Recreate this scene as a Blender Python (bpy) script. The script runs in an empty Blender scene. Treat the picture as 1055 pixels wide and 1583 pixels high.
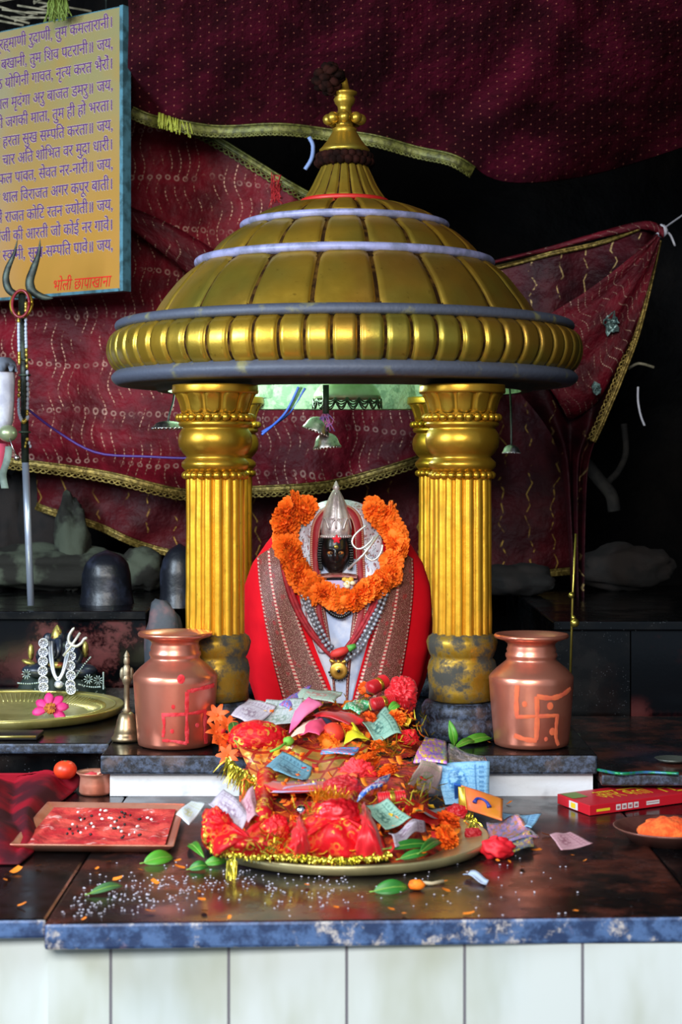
import bpy, bmesh, math, random
from mathutils import Vector, Matrix, noise as mnoise
R = random.Random(7)
PI = math.pi
SC = bpy.context.scene
COL = SC.collection

# ------------------------------------------------------------------ camera
F = 2700.0            # focal length in pixels of the 1055x1583 frame
EYE = 1.75            # camera height
HZ = 715.0            # pixel row of the horizon
cam = bpy.data.cameras.new('camera')
cam.sensor_fit = 'VERTICAL'; cam.sensor_height = 36; cam.lens = 36*F/1583
cam.shift_y = -(791.5-HZ)/1583
cam.dof.use_dof = True; cam.dof.focus_distance = 4.62; cam.dof.aperture_fstop = 5.0
cam.clip_start = .05
camo = bpy.data.objects.new('camera', cam); COL.objects.link(camo)
camo.location = (0, 0, EYE); camo.rotation_euler = (PI/2, 0, 0)
SC.camera = camo

# ------------------------------------------------------------------ light
SC.view_settings.view_transform = 'Standard'
SC.view_settings.look = 'None'
SC.view_settings.exposure = 0.62
SC.view_settings.gamma = 1.0
SC.view_settings.use_curve_mapping = False
w = bpy.data.worlds.new('open_sky'); SC.world = w; w.use_nodes = True
bg = w.node_tree.nodes['Background']
bg.inputs['Color'].default_value = (.62, .80, 1.0, 1); bg.inputs['Strength'].default_value = .30
def light(name, kind, loc, target, power, color, **kw):
    l = bpy.data.lights.new(name, kind); l.energy = power; l.color = color
    for k, v in kw.items(): setattr(l, k, v)
    o = bpy.data.objects.new(name, l); COL.objects.link(o); o.location = loc
    o.rotation_euler = (Vector(target)-Vector(loc)).to_track_quat('-Z', 'Y').to_euler()
    return o
light('entrance_daylight', 'AREA', (-.8, -1.1, 3.3), (0, 4.3, 1.1), 215, (1, .96, .90), shape='RECTANGLE', size=2.6, size_y=1.4)
light('side_opening_daylight', 'AREA', (-2.9, 2.5, 2.7), (-.6, 5.2, 1.7), 125, (.72, .86, 1), shape='RECTANGLE', size=1.0, size_y=1.0)
light('shrine_lamp', 'POINT', (-.24, 5.04, 1.985), (0, 5, 1), 5, (.78, 1, .85), shadow_soft_size=.03)

# ------------------------------------------------------------------ geometry helpers
def X(px, d): return (px-527.5)/F*d
def Z(py, d): return EYE-(py-HZ)/F*d
def P(px, py, d): return Vector((X(px, d), d, Z(py, d)))
def lerp(a, b, t): return a+(b-a)*t
def interp(x, pts):
    if x <= pts[0][0]: return pts[0][1]
    for (a, b), (c, d) in zip(pts, pts[1:]):
        if x <= c: return b+(d-b)*(x-a)/(c-a)
    return pts[-1][1]
def sstep(a, b, x):
    t = min(1, max(0, (x-a)/(b-a))); return t*t*(3-2*t)
def nz(v, s=1, seed=0): return mnoise.noise(Vector(v)*s+Vector((seed*7.3, seed*3.1, seed*1.7)))
def spline(pts, n):
    pts = [Vector(p) for p in pts]; m = len(pts)
    out = []
    for i in range(n):
        t = i/(n-1)*(m-1); k = min(int(t), m-2); u = t-k
        p0 = pts[max(k-1, 0)]; p1 = pts[k]; p2 = pts[k+1]; p3 = pts[min(k+2, m-1)]
        out.append(.5*((2*p1)+(p2-p0)*u+(2*p0-5*p1+4*p2-p3)*u*u+(3*p1-p0-3*p2+p3)*u**3))
    return out

class MB:
    def __init__(s): s.v = []; s.f = []; s.m = []; s.uv = []
    def add(s, vs, fs, mi=0, uvs=None):
        o = len(s.v); s.v += [Vector(v) for v in vs]
        for k, f in enumerate(fs):
            s.f.append([o+i for i in f]); s.m.append(mi)
            s.uv.append([uvs[i] for i in f] if uvs else None)
        return s
    def grid(s, rows, mi=0, uv=None, closed=False, fm=None):
        nr, nc = len(rows), len(rows[0]); vs = [p for r in rows for p in r]; fs = []; ms = []
        for i in range(nr-1):
            for j in range(nc if closed else nc-1):
                k = (j+1) % nc
                fs.append((i*nc+j, i*nc+k, (i+1)*nc+k, (i+1)*nc+j)); ms.append(fm(i, j) if fm else mi)
        n0 = len(s.f); s.add(vs, fs, mi, [u for r in uv for u in r] if uv else None)
        s.m[n0:] = ms
        return s
    def lathe(s, prof, c=(0, 0), n=32, mi=0, mod=None, fm=None, M=None):
        rows = []; uv = []
        for i, (r, z) in enumerate(prof):
            row = []
            for j in range(n):
                a = 2*PI*j/n; rr, zz = (r, z) if mod is None else mod(i, a, r, z)
                p = Vector((rr*math.cos(a), rr*math.sin(a), zz))
                row.append(M @ p if M else p+Vector((c[0], c[1], 0)))
            rows.append(row)
        s.grid(rows, mi, None, True, fm); return s
    def tube(s, path, r, n=8, mi=0, caps=True):
        path = [Vector(p) for p in path]; m = len(path)
        rad = r if isinstance(r, (list, tuple)) else [r]*m
        rows = []; up = None
        for i, p in enumerate(path):
            t = (path[min(i+1, m-1)]-path[max(i-1, 0)])
            t = t.normalized() if t.length > 1e-9 else Vector((0, 0, 1))
            if up is None: up = Vector((0, 1, 0)) if abs(t.y) < .9 else Vector((1, 0, 0))
            a = t.cross(up)
            if a.length < 1e-6: a = t.cross(Vector((1, .3, 0)))
            a.normalize(); b = a.cross(t).normalized(); up = b
            rows.append([p+(a*math.cos(2*PI*k/n)+b*math.sin(2*PI*k/n))*rad[i] for k in range(n)])
        o = len(s.v); s.grid(rows, mi, None, True)
        if caps:
            s.f.append([o+k for k in range(n)]); s.m.append(mi); s.uv.append(None)
            e = o+(m-1)*n; s.f.append([e+n-1-k for k in range(n)]); s.m.append(mi); s.uv.append(None)
        return s
    def sphere(s, c, r, nu=12, nv=8, mi=0, rot=None, disp=None):
        c = Vector(c); r = Vector(r) if hasattr(r, '__len__') else Vector((r, r, r)); rows = []
        for i in range(nv+1):
            t = PI*i/nv; row = []
            for j in range(nu):
                a = 2*PI*j/nu
                q = Vector((math.sin(t)*math.cos(a), math.sin(t)*math.sin(a), math.cos(t)))
                k = disp(q) if disp else 1
                p = Vector((q.x*r.x, q.y*r.y, q.z*r.z))*k
                row.append(c+(rot @ p if rot else p))
            rows.append(row)
        return s.grid(rows, mi, None, True)
    def box(s, c, size, M=None, mi=0):
        vs = []
        for x in (-.5, .5):
            for y in (-.5, .5):
                for z in (-.5, .5):
                    p = Vector((x*size[0], y*size[1], z*size[2]))
                    vs.append(Vector(c)+(M @ p if M else p))
        return s.add(vs, [(0, 1, 3, 2), (4, 6, 7, 5), (0, 4, 5, 1), (2, 3, 7, 6), (0, 2, 6, 4), (1, 5, 7, 3)], mi)
    def boxr(s, x0, x1, y0, y1, z0, z1, mi=0):
        return s.box(((x0+x1)/2, (y0+y1)/2, (z0+z1)/2), (x1-x0, y1-y0, z1-z0), None, mi)

ORG = {}
def tag(o, label=None, cat=None, group=None, kind=None):
    if label: o['label'] = label
    if cat: o['category'] = cat
    if group: o['group'] = group
    if kind: o['kind'] = kind
    return o
def build(mb, name, mats, parent=None, smooth=True, bevel=0, sub=0, solid=0, origin=None, merge=False, offset=0):
    mats = mats if isinstance(mats, (list, tuple)) else [mats]
    if parent is not None: org = ORG[parent.name]
    elif origin is not None: org = Vector(origin)
    else:
        n = len(mb.v); org = Vector((sum(v.x for v in mb.v)/n, sum(v.y for v in mb.v)/n, min(v.z for v in mb.v)))
    me = bpy.data.meshes.new(name)
    me.from_pydata([v-org for v in mb.v], [], mb.f)
    for m in mats: me.materials.append(m)
    me.polygons.foreach_set('material_index', mb.m)
    if any(u for u in mb.uv):
        l = me.uv_layers.new(name='uv'); k = 0
        for f, u in zip(mb.f, mb.uv):
            for q in range(len(f)):
                if u: l.data[k].uv = u[q]
                k += 1
    bm = bmesh.new(); bm.from_mesh(me)
    if merge: bmesh.ops.remove_doubles(bm, verts=bm.verts, dist=1e-5)
    bmesh.ops.recalc_face_normals(bm, faces=bm.faces); bm.to_mesh(me); bm.free()
    if smooth: me.polygons.foreach_set('use_smooth', [True]*len(me.polygons))
    o = bpy.data.objects.new(name, me); COL.objects.link(o)
    if parent is not None: o.parent = parent
    else: o.location = org
    ORG[o.name] = org
    if bevel:
        b = o.modifiers.new('bevel', 'BEVEL'); b.width = bevel; b.segments = 2; b.limit_method = 'ANGLE'
    if solid:
        b = o.modifiers.new('solid', 'SOLIDIFY'); b.thickness = solid; b.offset = offset
    if sub:
        b = o.modifiers.new('sub', 'SUBSURF'); b.levels = sub; b.render_levels = sub
    return o
def thing(name, label, cat, loc, group=None):
    o = bpy.data.objects.new(name, None); COL.objects.link(o); o.location = loc
    o.empty_display_size = .05
    ORG[o.name] = Vector(loc); return tag(o, label, cat, group)
def single(mb, name, mats, label, cat, group=None, **kw):
    return tag(build(mb, name, mats, **kw), label, cat, group)
def struct(mb, name, mats, **kw):
    return tag(build(mb, name, mats, **kw), None, None, None, 'structure')
def dup(root, loc, rotz=0, label=None, group=None, scale=None):
    r = root.copy(); COL.objects.link(r); r.location = loc; r.rotation_euler = (0, 0, rotz)
    if scale: r.scale = (scale,)*3
    if label: r['label'] = label
    if group: r['group'] = group
    for ch in root.children:
        c = ch.copy(); COL.objects.link(c); c.parent = r
        for g in ch.children:
            e = g.copy(); COL.objects.link(e); e.parent = c
    return r

# ------------------------------------------------------------------ material helpers
def lin(h):
    h = h.lstrip('#'); o = []
    for i in (0, 2, 4):
        c = int(h[i:i+2], 16)/255; o.append(c/12.92 if c <= .04045 else ((c+.055)/1.055)**2.4)
    return tuple(o)+(1,)
class V:
    def __init__(s, g, k): s.g = g; s.k = k
    def _m(s, op, o=None, o2=None, rev=False):
        n = s.g.n('ShaderNodeMath'); n.operation = op
        a = [s] if o is None else ([o, s] if rev else [s, o])
        if o2 is not None: a.append(o2)
        for i, q in enumerate(a): s.g.put(n.inputs[i], q)
        return V(s.g, n.outputs[0])
    def __add__(s, o): return s._m('ADD', o)
    __radd__ = __add__
    def __sub__(s, o): return s._m('SUBTRACT', o)
    def __rsub__(s, o): return s._m('SUBTRACT', o, rev=True)
    def __mul__(s, o): return s._m('MULTIPLY', o)
    __rmul__ = __mul__
    def __truediv__(s, o): return s._m('DIVIDE', o)
    def __lt__(s, o): return s._m('LESS_THAN', o)
    def __gt__(s, o): return s._m('GREATER_THAN', o)
    def fract(s): return s._m('FRACT')
    def floor(s): return s._m('FLOOR')
    def abs(s): return s._m('ABSOLUTE')
    def sin(s): return s._m('SINE')
    def sqrt(s): return s._m('SQRT')
    def max(s, o): return s._m('MAXIMUM', o)
    def min(s, o): return s._m('MINIMUM', o)
    def step(s, a, b):
        n = s.g.n('ShaderNodeMapRange'); n.interpolation_type = 'SMOOTHSTEP'
        s.g.put(n.inputs['Value'], s); n.inputs['From Min'].default_value = a; n.inputs['From Max'].default_value = b
        return V(s.g, n.outputs['Result'])
class G:
    def __init__(s, nt): s.nt = nt; s._c = None
    def n(s, t): return s.nt.nodes.new(t)
    def put(s, sock, q):
        if isinstance(q, V): s.nt.links.new(q.k, sock)
        elif isinstance(q, str): sock.default_value = lin(q)
        elif isinstance(q, (tuple, list)): sock.default_value = tuple(q) if len(q) == 4 or sock.type != 'RGBA' else tuple(q)+(1,)
        else: sock.default_value = q
    def co(s, out='Object'):
        if s._c is None: s._c = s.n('ShaderNodeTexCoord')
        return V(s, s._c.outputs[out])
    def xyz(s, out='Object'):
        n = s.n('ShaderNodeSeparateXYZ'); s.put(n.inputs[0], s.co(out)); return [V(s, k) for k in n.outputs]
    def vec(s, x, y, z=0):
        n = s.n('ShaderNodeCombineXYZ')
        for i, q in enumerate((x, y, z)): s.put(n.inputs[i], q)
        return V(s, n.outputs[0])
    def noise(s, scale, detail=3, vec=None, rough=.55, dist=0):
        n = s.n('ShaderNodeTexNoise'); n.inputs['Scale'].default_value = scale; n.inputs['Detail'].default_value = detail
        n.inputs['Roughness'].default_value = rough; n.inputs['Distortion'].default_value = dist
        s.put(n.inputs['Vector'], vec or s.co()); return V(s, n.outputs[0])
    def vor(s, scale, vec=None, rnd=1, feature='F1'):
        n = s.n('ShaderNodeTexVoronoi'); n.feature = feature; n.inputs['Scale'].default_value = scale; n.inputs['Randomness'].default_value = rnd
        s.put(n.inputs['Vector'], vec or s.co()); return V(s, n.outputs['Distance'])
    def vorc(s, scale, vec=None):
        n = s.n('ShaderNodeTexVoronoi'); n.inputs['Scale'].default_value = scale
        s.put(n.inputs['Vector'], vec or s.co())
        q = s.n('ShaderNodeSeparateColor'); s.put(q.inputs[0], V(s, n.outputs['Color'])); return [V(s, k) for k in q.outputs[:3]]
    def mix(s, f, a, b):
        n = s.n('ShaderNodeMix'); n.data_type = 'RGBA'
        s.put(n.inputs[0], f); s.put(n.inputs[6], a); s.put(n.inputs[7], b); return V(s, n.outputs[2])
    def bump(s, h, strength=.4, dist=.01):
        n = s.n('ShaderNodeBump'); n.inputs['Strength'].default_value = strength; n.inputs['Distance'].default_value = dist
        s.put(n.inputs['Height'], h); return V(s, n.outputs[0])
def mat(name, fn=None, **kw):
    m = bpy.data.materials.new(name); m.use_nodes = True
    b = m.node_tree.nodes['Principled BSDF']; g = G(m.node_tree)
    d = dict(kw)
    if fn: d.update(fn(g))
    names = dict(color='Base Color', rough='Roughness', metal='Metallic', normal='Normal', sheen='Sheen Weight', coat='Coat Weight', alpha='Alpha',
                 trans='Transmission Weight', spec='Specular IOR Level', sss='Subsurface Weight')
    for k, q in d.items(): g.put(b.inputs[names[k]], q)
    return m
def plain(name, col, rough=.5, metal=0, col2=None, sc=30, lo=.4, hi=.65, bs=0, bsc=60, **kw):
    def fn(g):
        d = dict(color=col, rough=rough, metal=metal)
        if col2: d['color'] = g.mix(g.noise(sc, 4).step(lo, hi), col, col2)
        if bs: d['normal'] = g.bump(g.noise(bsc, 3), bs, .004)
        d.update(kw); return d
    return mat(name, fn)
# ------------------------------------------------------------------ materials
def m_gold(name, c1, c2, rough=.34, dirt=None, dlo=.55, dhi=.7, dsc=9, metal=.7):
    def fn(g):
        n = g.noise(3.2, 3); col = g.mix(n.step(.35, .68), c1, c2); col = g.mix(g.noise(2.6, 3, dist=.4).step(.5, .68)*.45, col, '#b0722a'); col = g.mix(g.noise(4.1, 2).step(.55, .7)*.35, col, '#7e8434')  # orange patches put the maroon cloth's reflection into the gold
        col = g.mix(g.noise(60, 4).step(.62, .78)*.5, col, '#5a4310')
        r = g.noise(18, 3)*.3+(rough-.15); me = metal
        if dirt:
            k = g.noise(dsc, 5, rough=.7).step(dlo, dhi)
            col = g.mix(k, col, dirt); me = (1-k)*metal; r = r+k*.35
        return dict(color=col, rough=r, metal=me, normal=g.bump(g.noise(45, 3), .12, .004))
    return mat(name, fn)
GOLD = m_gold('old_gold_paint', '#c99a2a', '#a37c24', .34, metal=.82)
DOMEGOLD = m_gold('olive_gold_paint', '#bb9430', '#968434', .35, metal=.76)
COLGOLD = m_gold('bright_gold_paint', '#e6ac2e', '#d89a28', .34, metal=.75)
DIRTYGOLD = m_gold('worn_gold_paint', '#a88425', '#7d6624', .45, '#37362f', .42, .58, 12)
GROOVE = plain('grimy_groove', '#24160a', .9, 0, '#4a3312', 40, bs=.3, spec=.05)
LAVENDER = plain('lavender_grey_paint', '#8d8fb8', .45, 0, '#6f7390', 25, bs=.3)
SLATE = plain('slate_grey_paint', '#434958', .6, 0, '#6f6d4e', 14, .58, .72, bs=.4)
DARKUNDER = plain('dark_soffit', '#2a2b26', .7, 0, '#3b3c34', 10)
PALEGREEN = plain('pale_green_distemper', '#a8c4a4', .6, 0, '#7fa083', 40, .45, .6, bs=.8, bsc=90)
REDPAINT = plain('red_paint', '#b3221c', .5)
def f_granite(g):
    n = g.noise(5, 5, rough=.65).step(.5, .75); s = g.vor(160) < .16
    col = g.mix(n*.7, '#050608', '#1c110e'); col = g.mix(s*(g.noise(40, 2) > .55)*.5, col, '#6c7077')
    return dict(color=col, rough=g.noise(9, 4).step(.3, .75)*.22+.12, spec=.3, normal=g.bump(g.noise(120, 2), .03, .002))
GRANITE = mat('polished_black_granite', f_granite)
def f_granite2(g):
    col = g.mix(g.noise(6, 5, rough=.7).step(.44, .62), '#100d0d', '#4a241c')  # red-brown canopy reflections put into the dark granite's colour
    col = g.mix(g.noise(2.2, 3).step(.52, .7)*.5, col, '#272d45')  # bluish sky reflection painted in as well
    s = g.vor(130) < .12
    col = g.mix(s*(g.noise(30, 2) > .55)*.6, col, '#8a8c95')
    return dict(color=col, rough=g.noise(8, 4).step(.3, .75)*.25+.16, spec=.4, normal=g.bump(g.noise(120, 2), .03, .002))
COUNTER = mat('polished_granite_painted_reflections', f_granite2)
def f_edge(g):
    n = g.noise(28, 6, rough=.7); col = g.mix(n.step(.4, .62), '#1b3158', '#466493')  # blue sky reflection put into the edge colour
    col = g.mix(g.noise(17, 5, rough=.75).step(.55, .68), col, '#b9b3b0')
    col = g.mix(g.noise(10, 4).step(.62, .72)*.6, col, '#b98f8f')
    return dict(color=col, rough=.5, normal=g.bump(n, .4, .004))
EDGE = mat('dusty_sky_tinted_granite_edge', f_edge)
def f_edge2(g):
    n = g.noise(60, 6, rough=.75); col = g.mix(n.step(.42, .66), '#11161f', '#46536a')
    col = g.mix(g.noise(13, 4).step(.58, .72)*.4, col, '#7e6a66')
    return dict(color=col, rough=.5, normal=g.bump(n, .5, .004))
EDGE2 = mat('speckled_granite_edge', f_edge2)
def f_tile(g):
    x, y, z = g.xyz()
    t = ((x+.407)/.2085).fract(); seam = ((t-.5).abs() > .487)
    n = g.noise(4, 4, vec=g.vec(x*1.0, y, z*.35)); col = g.mix(n.step(.42, .66), '#c6cfd0', '#acb3a6')
    col = g.mix(g.noise(2.3, 2).step(.5, .75)*.35, col, '#a9c2d2')
    st = g.noise(9, 3, vec=g.vec(x, y, z*.12)).step(.6, .78)*(x > .45)
    col = g.mix(st*.7, col, '#8b9065')
    col = g.mix(g.noise(6, 3).step(.66, .76)*(x < -.55)*.5, col, '#d79f94')
    col = g.mix(seam, col, '#6b6a72')
    return dict(color=col, rough=.3, normal=g.bump(seam*-1, .5, .003))
TILE = mat('white_wall_tile', f_tile)
WHITEPAINT = plain('whitewashed_stone', '#d9dde4', .6, 0, '#b9bcc4', 12, .5, .7, bs=.3)
def f_rock(g):
    n = g.noise(3, 6, rough=.7); col = g.mix(n.step(.4, .7), '#060607', '#100e0d')  # rock albedo lowered so the cave behind stays near black
    return dict(color=col, rough=.9, spec=.1, normal=g.bump(g.noise(7, 6), .9, .05))
ROCK = mat('near_black_cave_rock', f_rock)
MOSSROCK = plain('pale_mossy_rock', '#434a3c', .9, 0, '#17160f', 7, .42, .56, bs=.9, bsc=25)
BROWNROCK = plain('brown_rock', '#1d1613', .9, 0, '#0e0b0a', 9, .42, .6, bs=.9, bsc=25)
DARKSTONE = plain('dark_blue_black_stone', '#11141c', .4, 0, '#262b3a', 14, .5, .7, bs=.3)
FLOORM = plain('concrete_floor', '#6b6963', .85, 0, '#4f4d49', 5)
# fabrics; their uv is laid out in hundredths of the cloth's own width
def f_canopy(g):
    u, v, _ = g.xyz('UV'); a = (u*7.6).fract()-.5; r = (v*7.6+((u*7.6).floor()*.5)).fract()-.5
    dot = (a*a+r*r).sqrt() < .085
    n = g.noise(1.3, 3, vec=g.co('UV')); col = g.mix(n.step(.35, .7), '#2c040f', '#500a20')
    col = g.mix(dot*.6, col, '#b8705a')
    return dict(color=col, rough=.75, spec=.12, normal=g.bump(g.noise(3, 4, vec=g.co('UV')), .3, .05))
CANOPY = mat('red_dotted_canopy_cloth', f_canopy)
def stitched(name, base, base2, line, ring, wav=.05, rings=True, pitch=.15, zig=False):
    def fn(g):
        u, v, _ = g.xyz('UV'); n = g.noise(1.5, 4, vec=g.co('UV'))
        col = g.mix(n.step(.35, .7), base, base2)
        if zig:
            u = u+(g.noise(.8, 2, vec=g.co('UV'))-.5)*.5; t = (v/.34+(u/.42).floor()*.37).fract(); w_ = (t-.5).abs()*.36
            d = ((u/.42).fract()-.35-w_).abs()
            k = (d < .028)*(g.noise(7, 2, vec=g.co('UV')).step(.44, .56))*(g.noise(.9, 2, vec=g.co('UV')).step(.38, .5))
        else:
            w_ = (v*8.5+u*.7).sin()*wav*.9+(v*3+u*2).sin()*wav*.6
            d = (((u+w_)/pitch).fract()-.5).abs()
            k = (d < .05)*((v*16).fract() < .62)*(g.noise(2.6, 3, vec=g.co('UV')).step(.45, .6))
        col = g.mix(k*.8, col, line); me = k*.5
        if rings:
            v2 = v+(g.noise(.7, 2, vec=g.co('UV'))-.5)*.5-u*.06; a = (u/.14).fract()-.5; b = ((v2/.74).fract()-.5)*(.74/.14)
            q = (a*a+b*b).sqrt(); rg = (q > .16)*(q < .32)*g.noise(2, 3, vec=g.co('UV')).step(.35, .6)
            col = g.mix(rg*.6, col, ring)
        return dict(color=col, rough=.6, metal=me, spec=.2, normal=g.bump(g.noise(2.5, 4, vec=g.co('UV')), .5, .05))
    return mat(name, fn)
DRAPE = stitched('maroon_sequined_net', '#4a0812', '#740d1e', '#c9a288', '#b08a7c')
DRAPE_LOW = stitched('maroon_chevron_cloth', '#34070e', '#500b13', '#b08a3e', '#b08a3e', rings=False, zig=True)
DRAPE_RIGHT = stitched('crimson_chevron_cloth', '#21040a', '#3f0813', '#b59a66', '#b59a66', rings=False, zig=True)
FOLD = stitched('crimson_net', '#3f0812', '#660d1d', '#b59a86', '#b08a7c', rings=False)
def f_lace(g):
    n = g.noise(70, 3); return dict(color=g.mix(n.step(.4, .6), '#8f7a3c', '#5b4a1c'), rough=.45, metal=.6, normal=g.bump(g.noise(140, 2), .6, .004))
LACE = mat('gold_lace', f_lace)
GREENLACE = plain('olive_gold_lace', '#66662c', .5, .4, '#3f3e18', 60, bs=.5)
TINSEL = plain('gold_tinsel', '#d9c648', .25, .9, '#a89a20', 40)
STEEL = plain('polished_steel', '#b4c0d4', .3, .6)
SILVER = plain('silver', '#c9c6c4', .3, 1, '#8f8b8a', 60)
IRON = plain('dark_iron', '#3d463f', .5, .6, '#252a28', 30)
BRASS = plain('brass', '#b3a04a', .3, .9, '#8d8038', 8, bs=.1)
TRAYBRASS = plain('pale_brass', '#cfc67e', .34, .75, '#b0a75e', 10, bs=.15)
def f_copper(g):
    n = g.noise(7, 4); col = g.mix(n.step(.4, .7), '#dc8c74', '#c56c56')
    return dict(color=col, rough=g.noise(14, 3)*.2+.22, metal=.8, normal=g.bump(g.noise(25, 3), .06, .004))
COPPER = mat('copper', f_copper)
COPPERTRAY = plain('stained_copper', '#cf9079', .4, .5, '#bb6a52', 9, bs=.1)
VERMILION = plain('vermilion_paste', '#d8683f', .85, 0, '#c8583c', 30)
ORANGEPASTE = plain('orange_paste', '#e07a3a', .8)
KUMKUM = plain('red_kumkum_powder', '#c8232a', .9, 0, '#d9444c', 40, bs=.8, bsc=90)
SINDOOR = plain('orange_sindoor_powder', '#e8501a', .95, 0, '#f2702c', 60, bs=.9, bsc=120)
WOOD = plain('pale_dry_twig', '#8a8570', .8, 0, '#5d5a48', 30)
BARK = plain('grey_root', '#26231f', .9, 0, '#151312', 30, bs=.6)
WIREBLUE = plain('blue_cable', '#2c45a8', .45)
PURPLECORD = plain('purple_cord', '#3a1d6a', .5)
WHITECLOTH = plain('white_cloth', '#cfd2df', .8, 0, '#b3b6c6', 20)
PINKCLOTH = plain('pink_cloth', '#c84a68', .8)
GREYRIBBON = plain('grey_green_ribbon', '#6b7a70', .7, 0, '#525f58', 20)
THREADRED = plain('red_thread', '#a81c22', .8)
CHAR = plain('dried_brown_flower', '#140a08', .95, 0, '#2a1410', 30, spec=.05)

# ------------------------------------------------------------------ the cave
def rockwall(name, f, nu, nv, amp):
    rows = []
    for i in range(nv+1):
        row = []
        for j in range(nu+1):
            p, n = f(j/nu, i/nv); row.append(p+n*(nz(p, 1.1, 3)*amp+nz(p, 3.2, 5)*amp*.45+nz(p, 8, 6)*amp*.15))
        rows.append(row)
    return struct(MB().grid(rows), name, ROCK)
rockwall('wall_back', lambda u, v: (Vector((lerp(-3.4, 3.4, u), 7.3, lerp(-.1, 4.4, v))), Vector((0, -1, 0))), 90, 60, .28)
rockwall('wall_left', lambda u, v: (Vector((-3.3, lerp(3.3, 7.6, u), lerp(-.1, 4.4, v))), Vector((1, 0, 0))), 40, 40, .2)
rockwall('wall_right', lambda u, v: (Vector((2.6, lerp(2.6, 7.6, u), lerp(-.1, 4.4, v))), Vector((-1, 0, 0))), 50, 40, .2)
rockwall('ceiling', lambda u, v: (Vector((lerp(-3.5, 3.5, u), lerp(2.9, 7.6, v), 4.1)), Vector((0, 0, -1))), 50, 40, .2)
struct(MB().boxr(-6, 6, -3, 7.6, -.1, 0), 'floor', FLOORM)

# ------------------------------------------------------------------ counter, pedestal, ledges
CT = EYE-.802         # counter top
ST = EYE-.70          # pedestal top
t = thing('altar_counter', 'long polished dark granite altar counter, red-brown reflections painted in, with white tiled front', 'counter', (0, 3.1, 0))
def slabpts(x0, x1):
    fr = lambda x: 3.055+.045*(x+.1) + (.035 if x < -.53 else 0)
    return fr(x0), fr(x1)
def slab(x0, x1, y0, y1, yb, z0, z1, name, mats):
    m = MB(); vs = [(x0, y0, z0), (x1, y1, z0), (x1, yb, z0), (x0, yb, z0), (x0, y0, z1), (x1, y1, z1), (x1, yb, z1), (x0, yb, z1)]
    m.add(vs, [(4, 5, 6, 7), (3, 2, 1, 0), (1, 2, 6, 5), (3, 0, 4, 7), (2, 3, 7, 6)], 0); m.add(vs, [(0, 1, 5, 4)], 1)
    return build(m, name, mats, t, smooth=False, bevel=.006, merge=True)
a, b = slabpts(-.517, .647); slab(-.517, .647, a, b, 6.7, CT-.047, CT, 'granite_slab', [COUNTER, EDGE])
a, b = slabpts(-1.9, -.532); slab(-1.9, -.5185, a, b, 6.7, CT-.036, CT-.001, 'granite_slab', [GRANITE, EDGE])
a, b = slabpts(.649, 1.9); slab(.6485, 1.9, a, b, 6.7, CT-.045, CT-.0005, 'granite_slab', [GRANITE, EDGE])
m = MB(); m.boxr(-1.9, -.518, 3.10, 3.3, 0, CT-.037); m.boxr(-.518, 1.9, 3.085, 3.3, 0, CT-.048)
build(m, 'tile_facing', TILE, t, smooth=False)

t = thing('shrine_pedestal', 'low granite pedestal under the golden pavilion with a whitewashed riser', 'pedestal', (.02, 4.2, CT))
build(MB().boxr(-.556, .606, 4.2, 5.6, CT, ST-.046), 'riser', WHITEPAINT, t, smooth=False)
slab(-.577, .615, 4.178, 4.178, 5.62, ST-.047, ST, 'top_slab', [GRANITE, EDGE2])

t = thing('granite_ledge', 'dark granite side ledge left of the pedestal carrying the brass plate', 'ledge', (-1.2, 4.4, CT))
build(MB().boxr(-2.2, -.579, 4.40, 5.44, CT+.0005, ST-.029), 'riser', GRANITE, t, smooth=False)
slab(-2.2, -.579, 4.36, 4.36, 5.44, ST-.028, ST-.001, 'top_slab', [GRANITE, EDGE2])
t = thing('granite_ledge', 'dark granite side ledge right of the pedestal behind the incense box', 'ledge', (1.2, 4.2, CT))
build(MB().boxr(.617, 2.4, 4.19, 5.1, CT+.0005, EYE-.768), 'riser', GRANITE, t, smooth=False)
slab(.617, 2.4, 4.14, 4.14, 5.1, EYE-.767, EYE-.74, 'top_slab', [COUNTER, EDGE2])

def f_stain_reflect(g):
    d = f_granite(g); k = g.noise(6, 5, rough=.75).step(.46, .62)*g.noise(2.2, 2).step(.38, .52)
    d['color'] = g.mix(k*.8, '#050609', '#5a1a18'); d['rough'] = k*.4+.12; return d
STAIN_REFLECT = mat('black_granite_red_stain_and_painted_reflection', f_stain_reflect)
BT = EYE-.464
t = thing('granite_bench', 'raised black granite bench behind the small black idol, red stains on its face', 'bench', (-1.3, 5.45, ST))
build(MB().boxr(-2.6, -.612, 5.47, 6.6, CT+.0005, BT-.031), 'face_panel', STAIN_REFLECT, t, smooth=False)
slab(-2.6, -.605, 5.45, 5.45, 6.6, BT-.03, BT, 'top_slab', [GRANITE, GRANITE])
t = thing('granite_bench', 'raised black granite bench behind the right copper pot, a thin joint in its face', 'bench', (1.3, 5.11, .9))
build(MB().boxr(.625, .849, 5.13, 6.6, CT+.0005, BT-.031), 'face_panel', GRANITE, t, smooth=False)
build(MB().boxr(.853, 2.4, 5.13, 6.6, CT+.0005, BT-.031), 'face_panel', STAIN_REFLECT, t, smooth=False)  # red patches here put a reflection into the panel colour
slab(.622, 2.4, 5.11, 5.11, 6.6, BT-.03, BT, 'top_slab', [GRANITE, GRANITE])

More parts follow.
